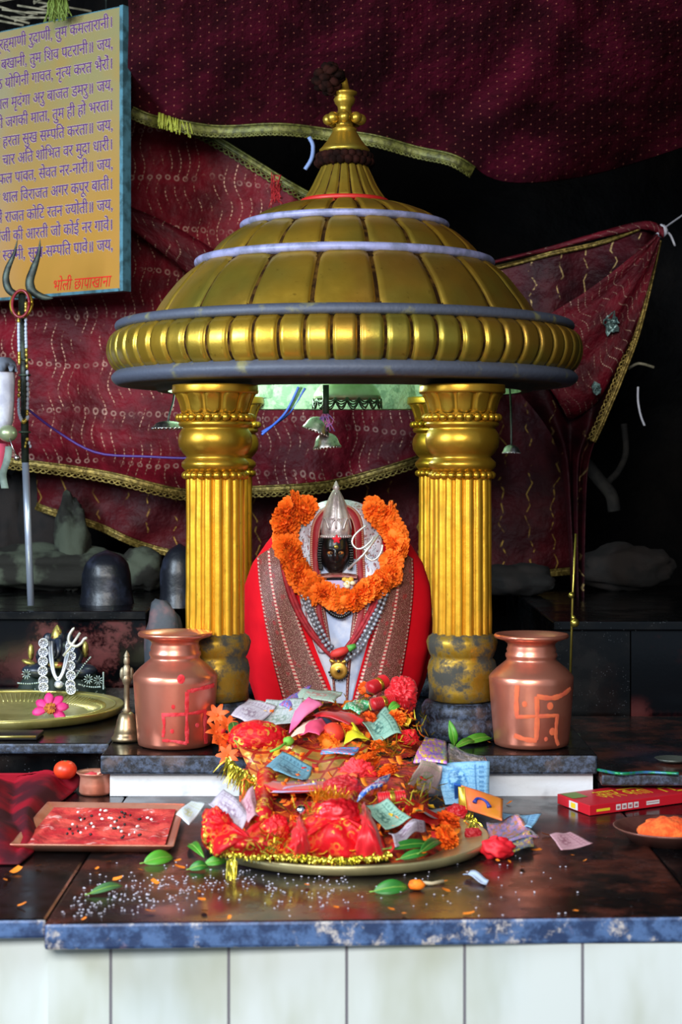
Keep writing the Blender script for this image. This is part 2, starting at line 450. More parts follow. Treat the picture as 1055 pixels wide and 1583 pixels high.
# ------------------------------------------------------------------ rocks and dark stones at the back
def rock(px, py, d, rx, rz, label, m=MOSSROCK, ry=None, seed=1, group=None):
    c = P(px, py, d); k = d/F
    mb = MB().sphere((0, 0, 0), (rx*k, (ry or rx)*k, rz*k), 28, 20, disp=lambda q: 1+.28*nz(q, 1.6, seed)+.14*nz(q, 4, seed))
    mb.v = [v+c for v in mb.v]
    zmin = min(v.z for v in mb.v); mb.v = [v+Vector((0, 0, BT-zmin-.004)) if abs(zmin-BT) < .2 else v for v in mb.v]
    return single(mb, 'cave_rock', m, label, 'rock', group)
rock(70, 905, 6.35, 150, 34, 'broad pale rock lying low on the bench behind the steel pole', MOSSROCK, 60, 2)
rock(75, 830, 6.55, 45, 95, 'tall brown rock leaning behind the steel trident pole', BROWNROCK, 40, 3)
rock(112, 850, 6.3, 26, 70, 'upright pale green rock right of the steel pole under the hanging cloth', MOSSROCK, 26, 4)
rock(20, 850, 6.6, 34, 85, 'dark brown rock at the left edge of the photo on the bench', BROWNROCK, 40, 9)
rock(218, 900, 6.3, 36, 34, 'mossy rock between the two dark rounded stones', MOSSROCK, 36, 5)
rock(800, 915, 6.1, 60, 26, 'greyish low rock on the right bench beside the gold column', BROWNROCK, 40, 6)
rock(965, 905, 6.3, 75, 34, 'low dark rock on the right bench near the brass rod', BROWNROCK, 40, 7)
def standing(px, py0, py1, d, r, label, seed):
    k = d/F; x = X(px, d); z1 = Z(py0, d); h = z1-BT; mb = MB()
    prof = [(r*k*interp(t_, [(0, 1.12), (.2, 1.02), (.55, 1), (.75, .88), (.9, .58), (1, .02)]), BT+h*t_) for t_ in [i/22 for i in range(23)]]
    mb.lathe(prof, (x, d), 36, mod=lambda i, a, r_, z_: (r_*(1+.05*nz((math.cos(a), math.sin(a), z_*6), 2, seed)), z_))
    return single(mb, 'rounded_stone', DARKSTONE, label, 'stone')
standing(165, 850, 935, 5.75, 38, 'dark blue-black rounded standing stone on the left bench between mossy rocks', 2)
standing(278, 840, 940, 5.62, 30, 'dark rounded stone half hidden behind the front left gold column', 4)
m = MB().box(P(248, 955, 5.4)+Vector((0, 0, 0)), (.075, .12, .3)); 
mb = MB(); c = P(252, 965, 5.33)
mb.sphere((c.x, c.y, ST+.14), (.06, .06, .15), 20, 16, disp=lambda q: 1+.2*nz(q, 2, 8)); 
single(mb, 'upright_stone', plain('grey_smeared_stone', '#3c4048', .7, 0, '#6b4f52', 9, .5, .65, bs=.5), 'small grey stone with a pink smear standing behind the left copper pot', 'stone')

# ------------------------------------------------------------------ hanging cloths
def pathpt(pts, t):
    return spline(pts, 101)[round(t*100)]
def cloth(rows_px, nu=70, nv=50, wave=None, smoothv=True):
    """rows_px: list of (left (px,py,d), right (px,py,d)) or longer polylines, from top to bottom"""
    lines = [spline([P(*q) for q in r], nu+1) for r in rows_px]
    px_lines = [spline([Vector((q[0]/100, q[1]/100, 0)) for q in r], nu+1) for r in rows_px]
    rows = [[None]*(nu+1) for _ in range(nv+1)]; uv = [[None]*(nu+1) for _ in range(nv+1)]
    for j in range(nu+1):
        cpts = spline([l[j] for l in lines], nv+1); cu = spline([l[j] for l in px_lines], nv+1)
        for i in range(nv+1):
            p = cpts[i].copy()
            if wave: p.y += wave(j/nu, i/nv, p)
            rows[i][j] = p; uv[i][j] = (cu[i].x, cu[i].y)
    return rows, uv
def lace(path, parent, name='lace_border', m=None, wdt=.022, amp=.016, pitch=.045, off=(0, -.012, 0)):
    L = [Vector(p)+Vector(off) for p in path]; mb = MB()
    S = [0]
    for a_, b_ in zip(L, L[1:]): S.append(S[-1]+(b_-a_).length)
    n = max(30, int(S[-1]/pitch*8)); pts = []
    for i in range(n+1):
        s_ = S[-1]*i/n; k = max(j for j in range(len(S)) if S[j] <= s_+1e-9); k = min(k, len(L)-2)
        pts.append(L[k].lerp(L[k+1], (s_-S[k])/max(1e-9, S[k+1]-S[k])))
    rows = []
    nrm = []
    for i in range(n+1):
        t_ = (pts[min(n, i+1)]-pts[max(0, i-1)]).normalized(); nrm.append(Vector((t_.z, 0, -t_.x)).normalized())
    band = [[p for p in pts], [p+q*wdt*.5+Vector((0, -.006, 0)) for p, q in zip(pts, nrm)], [p+q*wdt for p, q in zip(pts, nrm)]]
    mb.grid(band)
    mb.tube([p+Vector((0, -.006, 0)) for p in pts], .0035, 6); mb.tube([p+q*wdt+Vector((0, -.006, 0)) for p, q in zip(pts, nrm)], .003, 6)
    for ph in (0, .5):
        mb.tube([p+q*(wdt+amp*abs(math.sin(PI*(S[-1]*i/n/pitch+ph)))*1.0)+Vector((0, -.004, 0)) for i, (p, q) in enumerate(zip(pts, nrm))], .0032, 5)
    return build(mb, name, m or LACE, parent)
DB = 6.05
wv = lambda a_, f_, s_: (lambda u, v, p: a_*(math.sin(u*f_+v*3)+.6*nz((u*6, v*5, 0), 1, s_)))
# left drape: from behind the sign to behind the deity
t = thing('backdrop_cloth', 'maroon sequined net cloth with rows of rings hung behind the yellow sign and pavilion', 'cloth', P(200, 700, DB+.1))
rows, uv = cloth([[(-140, 120, DB+.5), (60, 140, DB+.4), (195, 158, DB+.25), (300, 195, DB+.2), (400, 252, DB+.15), (485, 302, DB+.1), (560, 340, DB+.1), (660, 380, DB+.1)],
                  [(-150, 420, DB+.45), (60, 420, DB+.35), (195, 420, DB+.25), (300, 430, DB+.2), (400, 440, DB+.15), (485, 450, DB+.12), (560, 460, DB+.1), (660, 470, DB+.1)],
                  [(-150, 640, DB+.4), (45, 650, DB+.2), (170, 660, DB+.2), (290, 680, DB+.2), (395, 680, DB+.15), (500, 670, DB+.1), (580, 655, DB+.1), (655, 635, DB+.1)],
                  [(-150, 690, DB+.35), (45, 712, DB+.1), (170, 730, DB+.1), (290, 757, DB+.12), (395, 752, DB+.1), (500, 745, DB+.1), (580, 726, DB+.1), (655, 702, DB+.1)]], 110, 70, wv(.02, 22, 1))
build(MB().grid(rows, 0, uv), 'cloth', DRAPE, t, solid=.002)
lace(rows[-1], t); CL0 = t
lace(rows[0][30:95], t, 'upper_lace_border', GREENLACE, .02, .018)
# diagonal brighter fold
mb = MB(); fp = [P(*q) for q in [(197, 318, DB+.14), (260, 345, DB+.12), (330, 385, DB+.1), (400, 430, DB+.1)]]
sp = spline(fp, 30); rows2 = [[p+Vector((0, -.012*math.sin(PI*(j/6)**.5)-.004, -.028*j*(.4+i/30))) for i, p in enumerate(sp)] for j in range(7)]
build(MB().grid(rows2, 0, [[(i*.07, j*.15) for i in range(30)] for j in range(7)]), 'fold', FOLD, t, solid=.002)
# lower chevron cloth behind
t = thing('backdrop_cloth', 'dark maroon chevron cloth hanging lowest behind the deity with a thin gold hem', 'cloth', P(500, 880, DB+.3))
rows, uv = cloth([[(52, 690, DB+.42), (170, 690, DB+.4), (300, 690, DB+.4), (500, 660, DB+.4), (700, 620, DB+.4), (895, 600, DB+.4)],
                  [(55, 740, DB+.4), (170, 760, DB+.36), (300, 780, DB+.36), (500, 780, DB+.4), (700, 760, DB+.4), (893, 760, DB+.4)],
                  [(58, 778, DB+.38), (160, 812, DB+.35), (262, 850, DB+.35), (500, 885, DB+.4), (700, 890, DB+.4), (890, 878, DB+.4)]], 90, 40, wv(.02, 30, 4))
build(MB().grid(rows, 0, uv), 'cloth', DRAPE_LOW, t, solid=.002)
lace(rows[-1], t, 'gold_hem', None, .016, .006, .03)
# right drape
t = thing('backdrop_cloth', 'crimson chevron cloth tied up by one corner at the right and narrowing downwards', 'cloth', P(890, 940, DB-.2))
rows, uv = cloth([[(735, 418, DB), (840, 395, DB), (930, 372, DB-.1), (1000, 350, DB-.15), (1024, 356, DB-.2)],
                  [(735, 470, DB), (840, 470, DB+.02), (930, 460, DB-.02), (985, 440, DB-.1), (1008, 430, DB-.14)],
                  [(750, 545, DB), (830, 545, DB+.02), (905, 540, DB), (960, 530, DB-.06), (985, 520, DB-.1)],
                  [(800, 600, DB), (850, 600, DB+.02), (900, 600, DB), (940, 600, DB-.04), (958, 590, DB-.06)],
                  [(848, 660, DB), (870, 660, DB), (900, 660, DB-.02), (922, 660, DB-.04), (932, 652, DB-.06)],
                  [(868, 712, DB), (880, 712, DB), (890, 712, DB-.02), (902, 712, DB-.04), (910, 710, DB-.05)],
                  [(878, 800, DB), (885, 800, DB), (890, 800, DB-.02), (898, 800, DB-.02), (905, 800, DB-.04)],
                  [(885, 932, DB), (889, 934, DB), (893, 936, DB-.02), (898, 936, DB-.02), (903, 936, DB-.04)]], 60, 90, wv(.03, 16, 6))
build(MB().grid(rows, 0, uv), 'cloth', DRAPE_RIGHT, t, solid=.002)
lace([r[-1] for r in rows[4:60]], t, 'lace_border', None, .014, .014, .04)
lace(rows[0][5:50], t, 'upper_hem', None, .008, .002, .03)
mb = MB(); fp = spline([P(*q) for q in [(730, 415, DB-.04), (840, 388, DB-.05), (930, 362, DB-.12), (998, 346, DB-.2), (1026, 356, DB-.24)]], 30)
mb.grid([[p+Vector((0, -.012*math.sin(PI*j/5), .010-.006*j*(.3+i/30))) for i, p in enumerate(fp)] for j in range(6)], 0, [[(i*.08, j*.1) for i in range(30)] for j in range(6)])
A1 = spline([P(*q) for q in [(1016, 362, DB-.24), (975, 398, DB-.2), (910, 448, DB-.13), (850, 486, DB-.08), (800, 520, DB-.05)]], 40)
B1 = spline([P(*q) for q in [(1020, 372, DB-.24), (1000, 450, DB-.18), (970, 540, DB-.12), (925, 620, DB-.08), (880, 650, DB-.05)]], 40)
rows = [[p.lerp(q, j/12)+Vector((0, -.018*math.sin(PI*j/12)-.014*math.sin(j*1.1+i*.1), 0)) for i, (p, q) in enumerate(zip(A1, B1))] for j in range(13)]
mb.grid(rows, 0, [[(i*.09, j*.2) for i in range(40)] for j in range(13)])
build(mb, 'fold', FOLD, t, solid=.002)
# torn bits of foil on the right cloth
for q, (px, py, r, lb) in enumerate([(945, 500, 16, 'crumpled pale foil scrap caught on the upper right crimson cloth'), (923, 600, 11, 'shiny blue foil scrap caught low on the right crimson cloth')]):
    c = P(px, py, DB-.16); rows2 = [[c+Vector((math.cos(a/20*2*PI)*r*.0021*i/8*(.55+.9*abs(nz((a*.45, q*5, 0), 1, 4))), .03*nz((i*.6, a*.5, q), 1, 5), math.sin(a/20*2*PI)*r*.0027*i/8*(.55+.9*abs(nz((a*.45, q*5, 0), 1, 4))))) for a in range(21)] for i in range(9)]
    single(MB().grid(rows2), 'foil_scrap', plain('pale_foil', '#7f9a98', .35, .5, '#2c4448', 40), lb, 'foil', solid=.001)
# knot and string of the tied corner
mb = MB().sphere(P(1024, 357, DB-.22), (.02, .02, .022), 10, 8, disp=lambda q: 1+.3*nz(q, 3, 2))
mb.tube(spline([P(1024, 357, DB-.22), P(1036, 362, DB-.2), P(1044, 380, DB-.18)], 8), .004)
mb.tube(spline([P(1024, 355, DB-.22), P(1060, 330, DB), P(1120, 290, DB+.3)], 8), .003)
build(mb, 'tied_corner_string', WHITECLOTH, t)
# canopy
t = thing('overhead_canopy', 'dark red dotted canopy cloth stretched overhead across the top', 'canopy', P(600, 230, 5.9))
rows, uv = cloth([[(196, -130, 4.5), (420, -130, 4.5), (600, -130, 4.5), (800, -130, 4.5), (1000, -130, 4.5), (1300, -130, 4.5)],
                  [(197, 20, 5.3), (350, 40, 5.2), (560, 70, 5.2), (760, 90, 5.2), (900, 100, 5.2), (1250, 40, 5.2)],
                  [(197, 110, 5.75), (300, 140, 5.7), (500, 155, 5.65), (680, 190, 5.65), (830, 230, 5.65), (1180, 150, 5.6)],
                  [(197, 165, 5.95), (300, 192, 5.9), (500, 196, 5.85), (680, 236, 5.85), (830, 284, 5.85), (1110, 212, 5.8)]], 90, 50,
                 lambda u, v, p: .05*nz((u*7, v*3, 0), 1, 3)+.02*math.sin(u*40+v*4))
build(MB().grid(rows, 0, uv), 'cloth', CANOPY, t, solid=.002)
lace([p for p in rows[-1][3:62]], t, 'gold_fringe_border', GREENLACE, .028, .01, .03, (0, -.01, 0))
mb = MB(); base = P(268, 178, 5.88)
for k in range(46):
    a_ = R.uniform(-.05, .06); p = base+Vector((a_, R.uniform(-.02, .01), -.01-a_*.35)); mb.tube([p, p+Vector((R.uniform(-.006, .012), -.006, -R.uniform(.03, .055)))], .0022, 4)
build(mb, 'tassel', plain('lime_thread', '#a3a83a', .6), t)

# hanging threads, wires, twigs
def cable(name, pts, r, m, label, cat, group=None, n=24):
    return single(MB().tube(spline([P(*q) for q in pts], n), r, 7), name, m, label, cat, group)
mb = MB(); base = P(90, -4, 5.78)
for k in range(50):
    p = base+Vector((R.uniform(-.03, .03), R.uniform(-.01, .02), 0)); mb.tube([p, p+Vector((R.uniform(-.01, .01), -.006, -R.uniform(.02, .045))), p+Vector((R.uniform(-.02, .02), -.006, -R.uniform(.05, .085)))], .0022, 4)
mb.tube([base, base+Vector((0, .05, .5))], .004)
single(mb, 'tassel', plain('lime_green_thread', '#6f8436', .7), 'lime green tassel hanging over the top edge of the yellow sign', 'tassel')
cable('purple_cord', [(42, 632, 5.53), (90, 668, 5.48), (150, 700, 5.44), (230, 706, 5.4), (300, 708, 5.35), (335, 700, 5.3)], .004, PURPLECORD, 'thin purple cord drooping across the left maroon cloth', 'cord')
cable('hanging_thread', [(478, 212, 5.75), (484, 225, 5.75), (482, 245, 5.74), (472, 262, 5.74)], .007, plain('pale_blue_rag', '#7f97c8', .7), 'pale blue rag strip dangling under the canopy left of the finial', 'rag')
cable('blue_wire', [(462, 598, 5.3), (440, 640, 5.3), (405, 672, 5.25)], .004, WIREBLUE, 'blue electric wire slanting inside the pavilion, lower of the two', 'wire')
cable('blue_wire', [(472, 600, 5.32), (446, 640, 5.32), (405, 668, 5.28)], .0035, WIREBLUE, 'blue electric wire slanting inside the pavilion, upper of the two', 'wire')
cable('hanging_string', [(987, 598, DB), (987, 620, DB), (991, 642, DB), (997, 658, DB)], .004, WHITECLOTH, 'short curved white string hanging right of the crimson cloth', 'string')
cable('dry_twig', [(972, 570, DB), (988, 562, DB-.02), (1012, 568, DB-.05)], .005, WOOD, 'dry pale twig sticking out right of the crimson cloth', 'twig')
cable('tree_root', [(965, 655, 6.5), (968, 700, 6.5), (955, 730, 6.45), (940, 748, 6.4), (945, 772, 6.4)], .012, BARK, 'thin curved grey root hanging on the dark right rock', 'root')
cable('tree_root', [(905, 715, 6.4), (925, 740, 6.38), (945, 765, 6.36), (950, 790, 6.36)], .024, BARK, 'thick grey root slanting beside the right crimson cloth', 'root')
mb = MB()
for k in range(16):
    x0 = R.uniform(-20, 60); a_ = P(x0, R.uniform(-6, 34), 6.02); mb.tube([a_, a_+Vector((R.uniform(.06, .2), R.uniform(-.05, .03), R.uniform(-.03, .06)))], .0045, 5)
tag(build(mb, 'dry_straw', WOOD), 'tangle of pale dry straw above the top of the yellow sign', 'straw', None, 'stuff')
mb = MB(); c = P(429, 288, DB+.05)
for k in range(30):
    q = Vector((R.uniform(-.02, .02), -.02+R.uniform(-.01, .01), R.uniform(-.05, .04))); mb.tube([c+q, c+q*.4+Vector((R.uniform(-.02, .02), -.03, R.uniform(-.06, .03))), c+Vector((R.uniform(-.03, .02), -.02, R.uniform(-.08, .02)))], .002, 4)
build(mb, 'thread_knot', THREADRED, CL0)['label'] = 'tangled red thread knot'
# ------------------------------------------------------------------ sign board with the hymn
RT, RB = P(192, 10, 5.72), P(192, 447, 5.72)
dirv = (P(0, 42, 6.07)-RT); dirv.z = 0; W_ = 1.15; dirn = dirv.normalized()
H_ = RT.z-RB.z; nrm_ = Vector((-dirn.y, dirn.x, 0)); nrm_ = nrm_ if nrm_.y < 0 else -nrm_
def SG(a, b, off=0): return RT+dirn*a+Vector((0, 0, -b))+nrm_*off      # a: metres left of the right edge, b: metres down
t = thing('sign_board', 'yellow hymn sign board with purple Hindi lettering, hung at the upper left', 'sign', SG(W_/2, H_, 0))
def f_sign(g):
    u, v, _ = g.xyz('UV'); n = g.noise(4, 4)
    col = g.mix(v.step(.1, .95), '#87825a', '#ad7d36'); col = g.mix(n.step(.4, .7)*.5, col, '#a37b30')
    col = g.mix((u-.35+g.noise(3, 2)*.2).step(.1, .5)*.55, col, '#a3a19c')  # whitish glare painted over the left part of the board
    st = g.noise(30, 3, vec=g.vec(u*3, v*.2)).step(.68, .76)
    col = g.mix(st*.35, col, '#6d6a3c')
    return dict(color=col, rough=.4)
SIGN = mat('yellow_sign_enamel', f_sign)
BLUEEDGE = plain('grey_blue_edge_paint', '#4a7b8c', .6, 0, '#31535c', 25, bs=.3)
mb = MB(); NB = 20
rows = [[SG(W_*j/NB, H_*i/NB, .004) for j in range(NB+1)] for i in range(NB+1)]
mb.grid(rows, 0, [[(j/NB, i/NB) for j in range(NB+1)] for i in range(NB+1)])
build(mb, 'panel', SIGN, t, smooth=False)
mb = MB()
def bar(a0, a1, b0, b1, o0, o1):
    vs = [SG(a, b, o) for a in (a0, a1) for b in (b0, b1) for o in (o0, o1)]
    mb.add(vs, [(0, 1, 3, 2), (4, 6, 7, 5), (0, 4, 5, 1), (2, 3, 7, 6), (0, 2, 6, 4), (1, 5, 7, 3)])
bar(-.002, .013, -.004, H_+.006, -.03, .008); bar(W_-.018, W_, 0, H_, -.03, .008); bar(.018, W_, -.002, .001, -.03, .0045); bar(.018, W_, H_-.004, H_+.006, -.03, .007); bar(.01, W_-.01, .003, H_, -.03, -.006)
build(mb, 'frame', BLUEEDGE, t, smooth=False)
mb = MB(); mb.tube([SG(.1, .01, -.02), SG(.1, -.5, -.02)], .004); mb.tube([SG(W_-.2, .01, -.02), SG(W_-.2, -.5, -.02)], .004)
build(mb, 'hanging_wire', IRON, t)
# letter shapes: runs of characters, half consonants clipped of their stem
HALVES = 'मनतसज'
def glyphs(body):
    c = bpy.data.curves.new('letters', 'FONT'); c.body = body; c.size = 1
    o = bpy.data.objects.new('letters', c); COL.objects.link(o); bpy.context.view_layer.update()
    me = o.evaluated_get(bpy.context.evaluated_depsgraph_get()).to_mesh()
    vs = [v.co.copy() for v in me.vertices]; fs = [list(p.vertices) for p in me.polygons]
    o.evaluated_get(bpy.context.evaluated_depsgraph_get()).to_mesh_clear()
    bpy.data.objects.remove(o); bpy.data.curves.remove(c)
    return vs, fs
def xmax(b): return max(v.x for v in glyphs(b)[0])
BARX = xmax('।')
def adv(b): return xmax(b+'।')-BARX
def reorder(s):
    out = []
    for ch in s:
        if ch == 'ि':
            k = len(out)-1
            while k >= 2 and out[k-1] == '्': k -= 2
            out.insert(k, ch)
        else: out.append(ch)
    return ''.join(out)
def setline(s):
    s = reorder(s); vs = []; fs = []; x = 0; run = ''
    def flush():
        nonlocal run, x
        if run:
            a, b = glyphs(run); o = len(vs); vs.extend(v+Vector((x, 0, 0)) for v in a); fs.extend([[i+o for i in f] for f in b]); x += adv(run); run = ''
    i = 0
    while i < len(s):
        if s[i] in HALVES and i+2 < len(s) and s[i+1] == '्' and s[i+2] != ' ':
            flush(); a, b = glyphs(s[i]); w_ = adv(s[i]); cut = w_-.2
            bm = bmesh.new(); bv = [bm.verts.new(v) for v in a]
            for f in b:
                try: bm.faces.new([bv[k] for k in f])
                except ValueError: pass
            bmesh.ops.bisect_plane(bm, geom=bm.verts[:]+bm.edges[:]+bm.faces[:], plane_co=(cut, 0, 0), plane_no=(1, 0, 0), clear_outer=True)
            bm.verts.index_update(); o = len(vs)
            vs.extend(v.co+Vector((x, 0, 0)) for v in bm.verts); fs.extend([[v.index+o for v in f.verts] for f in bm.faces]); bm.free()
            x += cut-.01; i += 2
        elif s[i] == 'द' and s[i+1:i+3] == '्र':
            run += 'द'; flush(); o = len(vs)
            vs.extend(Vector((x+q[0], q[1], 0)) for q in [(-.34, .02), (-.28, .06), (-.46, -.14), (-.52, -.10)]); fs.append([o, o+1, o+2, o+3]); i += 3
        else: run += s[i]; i += 1
    flush(); return vs, fs, x
LINES = ['ब्रह्माणी रुद्राणी, तुम कमलारानी।', 'आगम निगम बखानी, तुम शिव पटरानी॥ जय,', 'चौंसठ योगिनी गावत, नृत्य करत भैरों।', 'बाजत ताल मृदंगा अरु बाजत डमरु॥ जय,',
         'तुम ही जगकी माता, तुम ही हो भरता।', 'भक्तन की दुख हरता सुख सम्पति करता॥ जय,', 'भुजा चार अति शोभित वर मुद्रा धारी।', 'मन वांछित फल पावत, सेवत नर-नारी॥ जय,',
         'कंचन थाल विराजत अगर कपूर बाती।', 'मालकेतु में राजत कोटि रतन ज्योती॥ जय,', 'अम्बेजी की आरती जो कोई नर गावे।', 'कहत शिवानन्द स्वामी, सुख-सम्पति पावे॥ जय,']
YC = [33, 66, 97, 130, 161, 192, 222, 252, 283, 315, 346, 377]
MPX = 5.75/F
def put_line(s, mb, size, right_a, b, mi, sx=.82, slant=0, dil=0, off=.006):
    vs, fs, wd = setline(s); 
    mb.add([SG(right_a+(wd-v.x)*size*sx-v.y*size*slant, b-v.y*size, off) for v in vs], fs, mi)
ink = MB(); halo = MB()
for s, y in zip(LINES, YC):
    b = (y+6-10)*MPX
    put_line(s, ink, .055, .045, b, 0, .87, off=.0065); put_line(s, ink, .055, .0444, b+.0003, 0, .87, off=.0067)
    for da, db in ((.0022, 0), (-.0022, 0), (0, .0022), (0, -.0022), (.0016, .0016), (-.0016, -.0016)):
        put_line(s, halo, .055, .045+da, b+db, 0, .87, off=.0052+.0001*(da > 0)+.0002*(db > 0))
build(halo, 'lettering_outline', plain('pale_lilac_ink', '#bfae9c', .5), t, smooth=False)
build(ink, 'lettering', plain('purple_ink', '#53276e', .5), t, smooth=False)
red = MB(); put_line('भोली छापाखाना', red, .056, .058, (439-10)*MPX, 0, .82, .18)
build(red, 'red_lettering', plain('red_ink', '#d22318', .5), t, smooth=False)

# ------------------------------------------------------------------ tall iron trident at the left
TD = 5.55
t = thing('standing_trident', 'tall dark trident with bead strings on a shiny steel pole at the left', 'trident', P(47, 935, TD))
k = TD/F
mb = MB()
def blade(pts, ws):
    sp = spline([P(x, y, TD) for x, y in pts], 26); 
    rad = [interp(i/25, ws)*k for i in range(26)]
    rows = []
    for i, p in enumerate(sp):
        tt = (sp[min(25, i+1)]-sp[max(0, i-1)]).normalized(); a_ = Vector((tt.z, 0, -tt.x)).normalized()
        rows.append([p+a_*rad[i]*math.cos(2*PI*j/8)+Vector((0, rad[i]*.45*math.sin(2*PI*j/8), 0)) for j in range(8)])
    mb.grid(rows, 0, None, True)
blade([(27, 370), (22, 392), (12, 415), (9, 432), (14, 448), (26, 456), (36, 456)], [(0, .3), (.3, 4.5), (.6, 6), (1, 5)])
blade([(62, 370), (60, 392), (52, 415), (46, 435), (50, 450), (66, 459), (82, 461)], [(0, .3), (.3, 5.5), (.6, 7.5), (.9, 4), (1, .6)])
build(mb, 'prongs', IRON, t)
mb = MB(); mb.tube([P(34, 452, TD), P(37, 560, TD), P(39, 715, TD)], 6*k, 10); build(mb, 'shaft', IRON, t)
mb = MB(); mb.tube([P(39, 708, TD), P(48, 936, TD)], 5.5*k, 14); build(mb, 'steel_pole', STEEL, t)
mb = MB()
def beads(pts, n, r0, r1):
    for i, p in enumerate(spline([P(x, y, TD-.03) for x, y in pts], n)): mb.sphere(p, (r0*k, r0*k, r1*k), 7, 5, 0 if (i//4) % 3 else 1)
beads([(29, 485), (29, 520), (30, 560)], 16, 2.6, 4.5); beads([(40, 470), (40, 510), (41, 545), (43, 600), (42, 640)], 26, 2.6, 4)
beads([(30, 590), (29, 620), (30, 640), (36, 652), (43, 645)], 18, 2.6, 4); beads([(39, 690), (42, 678), (47, 690)], 6, 2, 3)
build(mb, 'bead_string', [plain('white_bead', '#aab4c4', .4), plain('gold_bead', '#b9a14a', .35, .7)], t)
mb = MB()
for y in (556, 580, 668): mb.lathe([(3*k, -.004), (9*k, -.003), (10*k, 0), (9*k, .003), (3*k, .004)], (X(38, TD), TD), 16, mod=lambda i, a, r, z, y=y: (r, z+Z(y, TD)))
build(mb, 'collar', plain('dull_green_metal', '#4c5b4e', .5, .5), t)
mb = MB(); c = P(33, 470, TD-.035)
ring = lambda r0, r1, rr, mi, dy: mb.tube([c+Vector((r0*k*math.cos(2*PI*i/32), dy+.01*math.sin(2*PI*i/32), r1*k*math.sin(2*PI*i/32))) for i in range(33)], rr, 8, mi)
ring(16, 20, .0055, 0, 0); ring(13, 21, .0045, 1, -.012)
single(mb, 'bangle_ring', [plain('gold_bangle', '#b59a35', .3, .8), plain('red_bangle', '#7c1624', .35)], 'gold and red bangles hung at the fork of the tall trident', 'bangle')
# pouch hung at the photo's left edge
t = thing('hanging_pouch', 'white and pink cloth pouch hanging at the left edge beside the trident', 'pouch', P(0, 745, 5.3))
k2 = 5.3/F
def pouch(name, prof, m, ry=.5):
    mb = MB(); mb.lathe([(r*k2, Z(y, 5.3)) for r, y in prof], (X(-22, 5.3), 5.3), 32, mod=lambda i, a, r, z: (r*(1 - (1-ry)*abs(math.sin(a))**2 + .03*math.sin(a*9+i)), z)); return build(mb, name, m, t)
pouch('upper_cloth', [(2, 552), (36, 556), (43, 566), (45, 590), (45, 620), (42, 650), (36, 668), (2, 672)], WHITECLOTH)
pouch('rim', [(38, 553), (45, 560), (48, 575), (46, 566), (38, 556)], plain('grey_hem', '#5d6675', .7))
pouch('lower_cloth', [(2, 684), (34, 686), (34, 705), (30, 725), (22, 745), (2, 748)], PINKCLOTH)
mb = MB(); mb.sphere(P(12, 670, 5.22), (15*k2, 14*k2, 13*k2), 18, 12); build(mb, 'olive_knob', plain('olive_brass', '#8f9a78', .35, .5), t)
mb = MB(); sp = spline([P(14, 690, 5.25), P(10, 715, 5.25), P(4, 735, 5.25), P(8, 755, 5.25)], 14)
mb.grid([[p+Vector((q*.022, .004*math.sin(i*.8), 0)) for i, p in enumerate(sp)] for q in (-.5, 0, .5)]); build(mb, 'ribbon', GREYRIBBON, t, solid=.002)
mb = MB(); mb.tube([P(14, 675, 5.2), P(20, 693, 5.2), P(25, 704, 5.2)], .0018, 5); mb.sphere(P(26, 708, 5.2), 4.5*k2, 10, 8); build(mb, 'string_bell', SILVER, t)

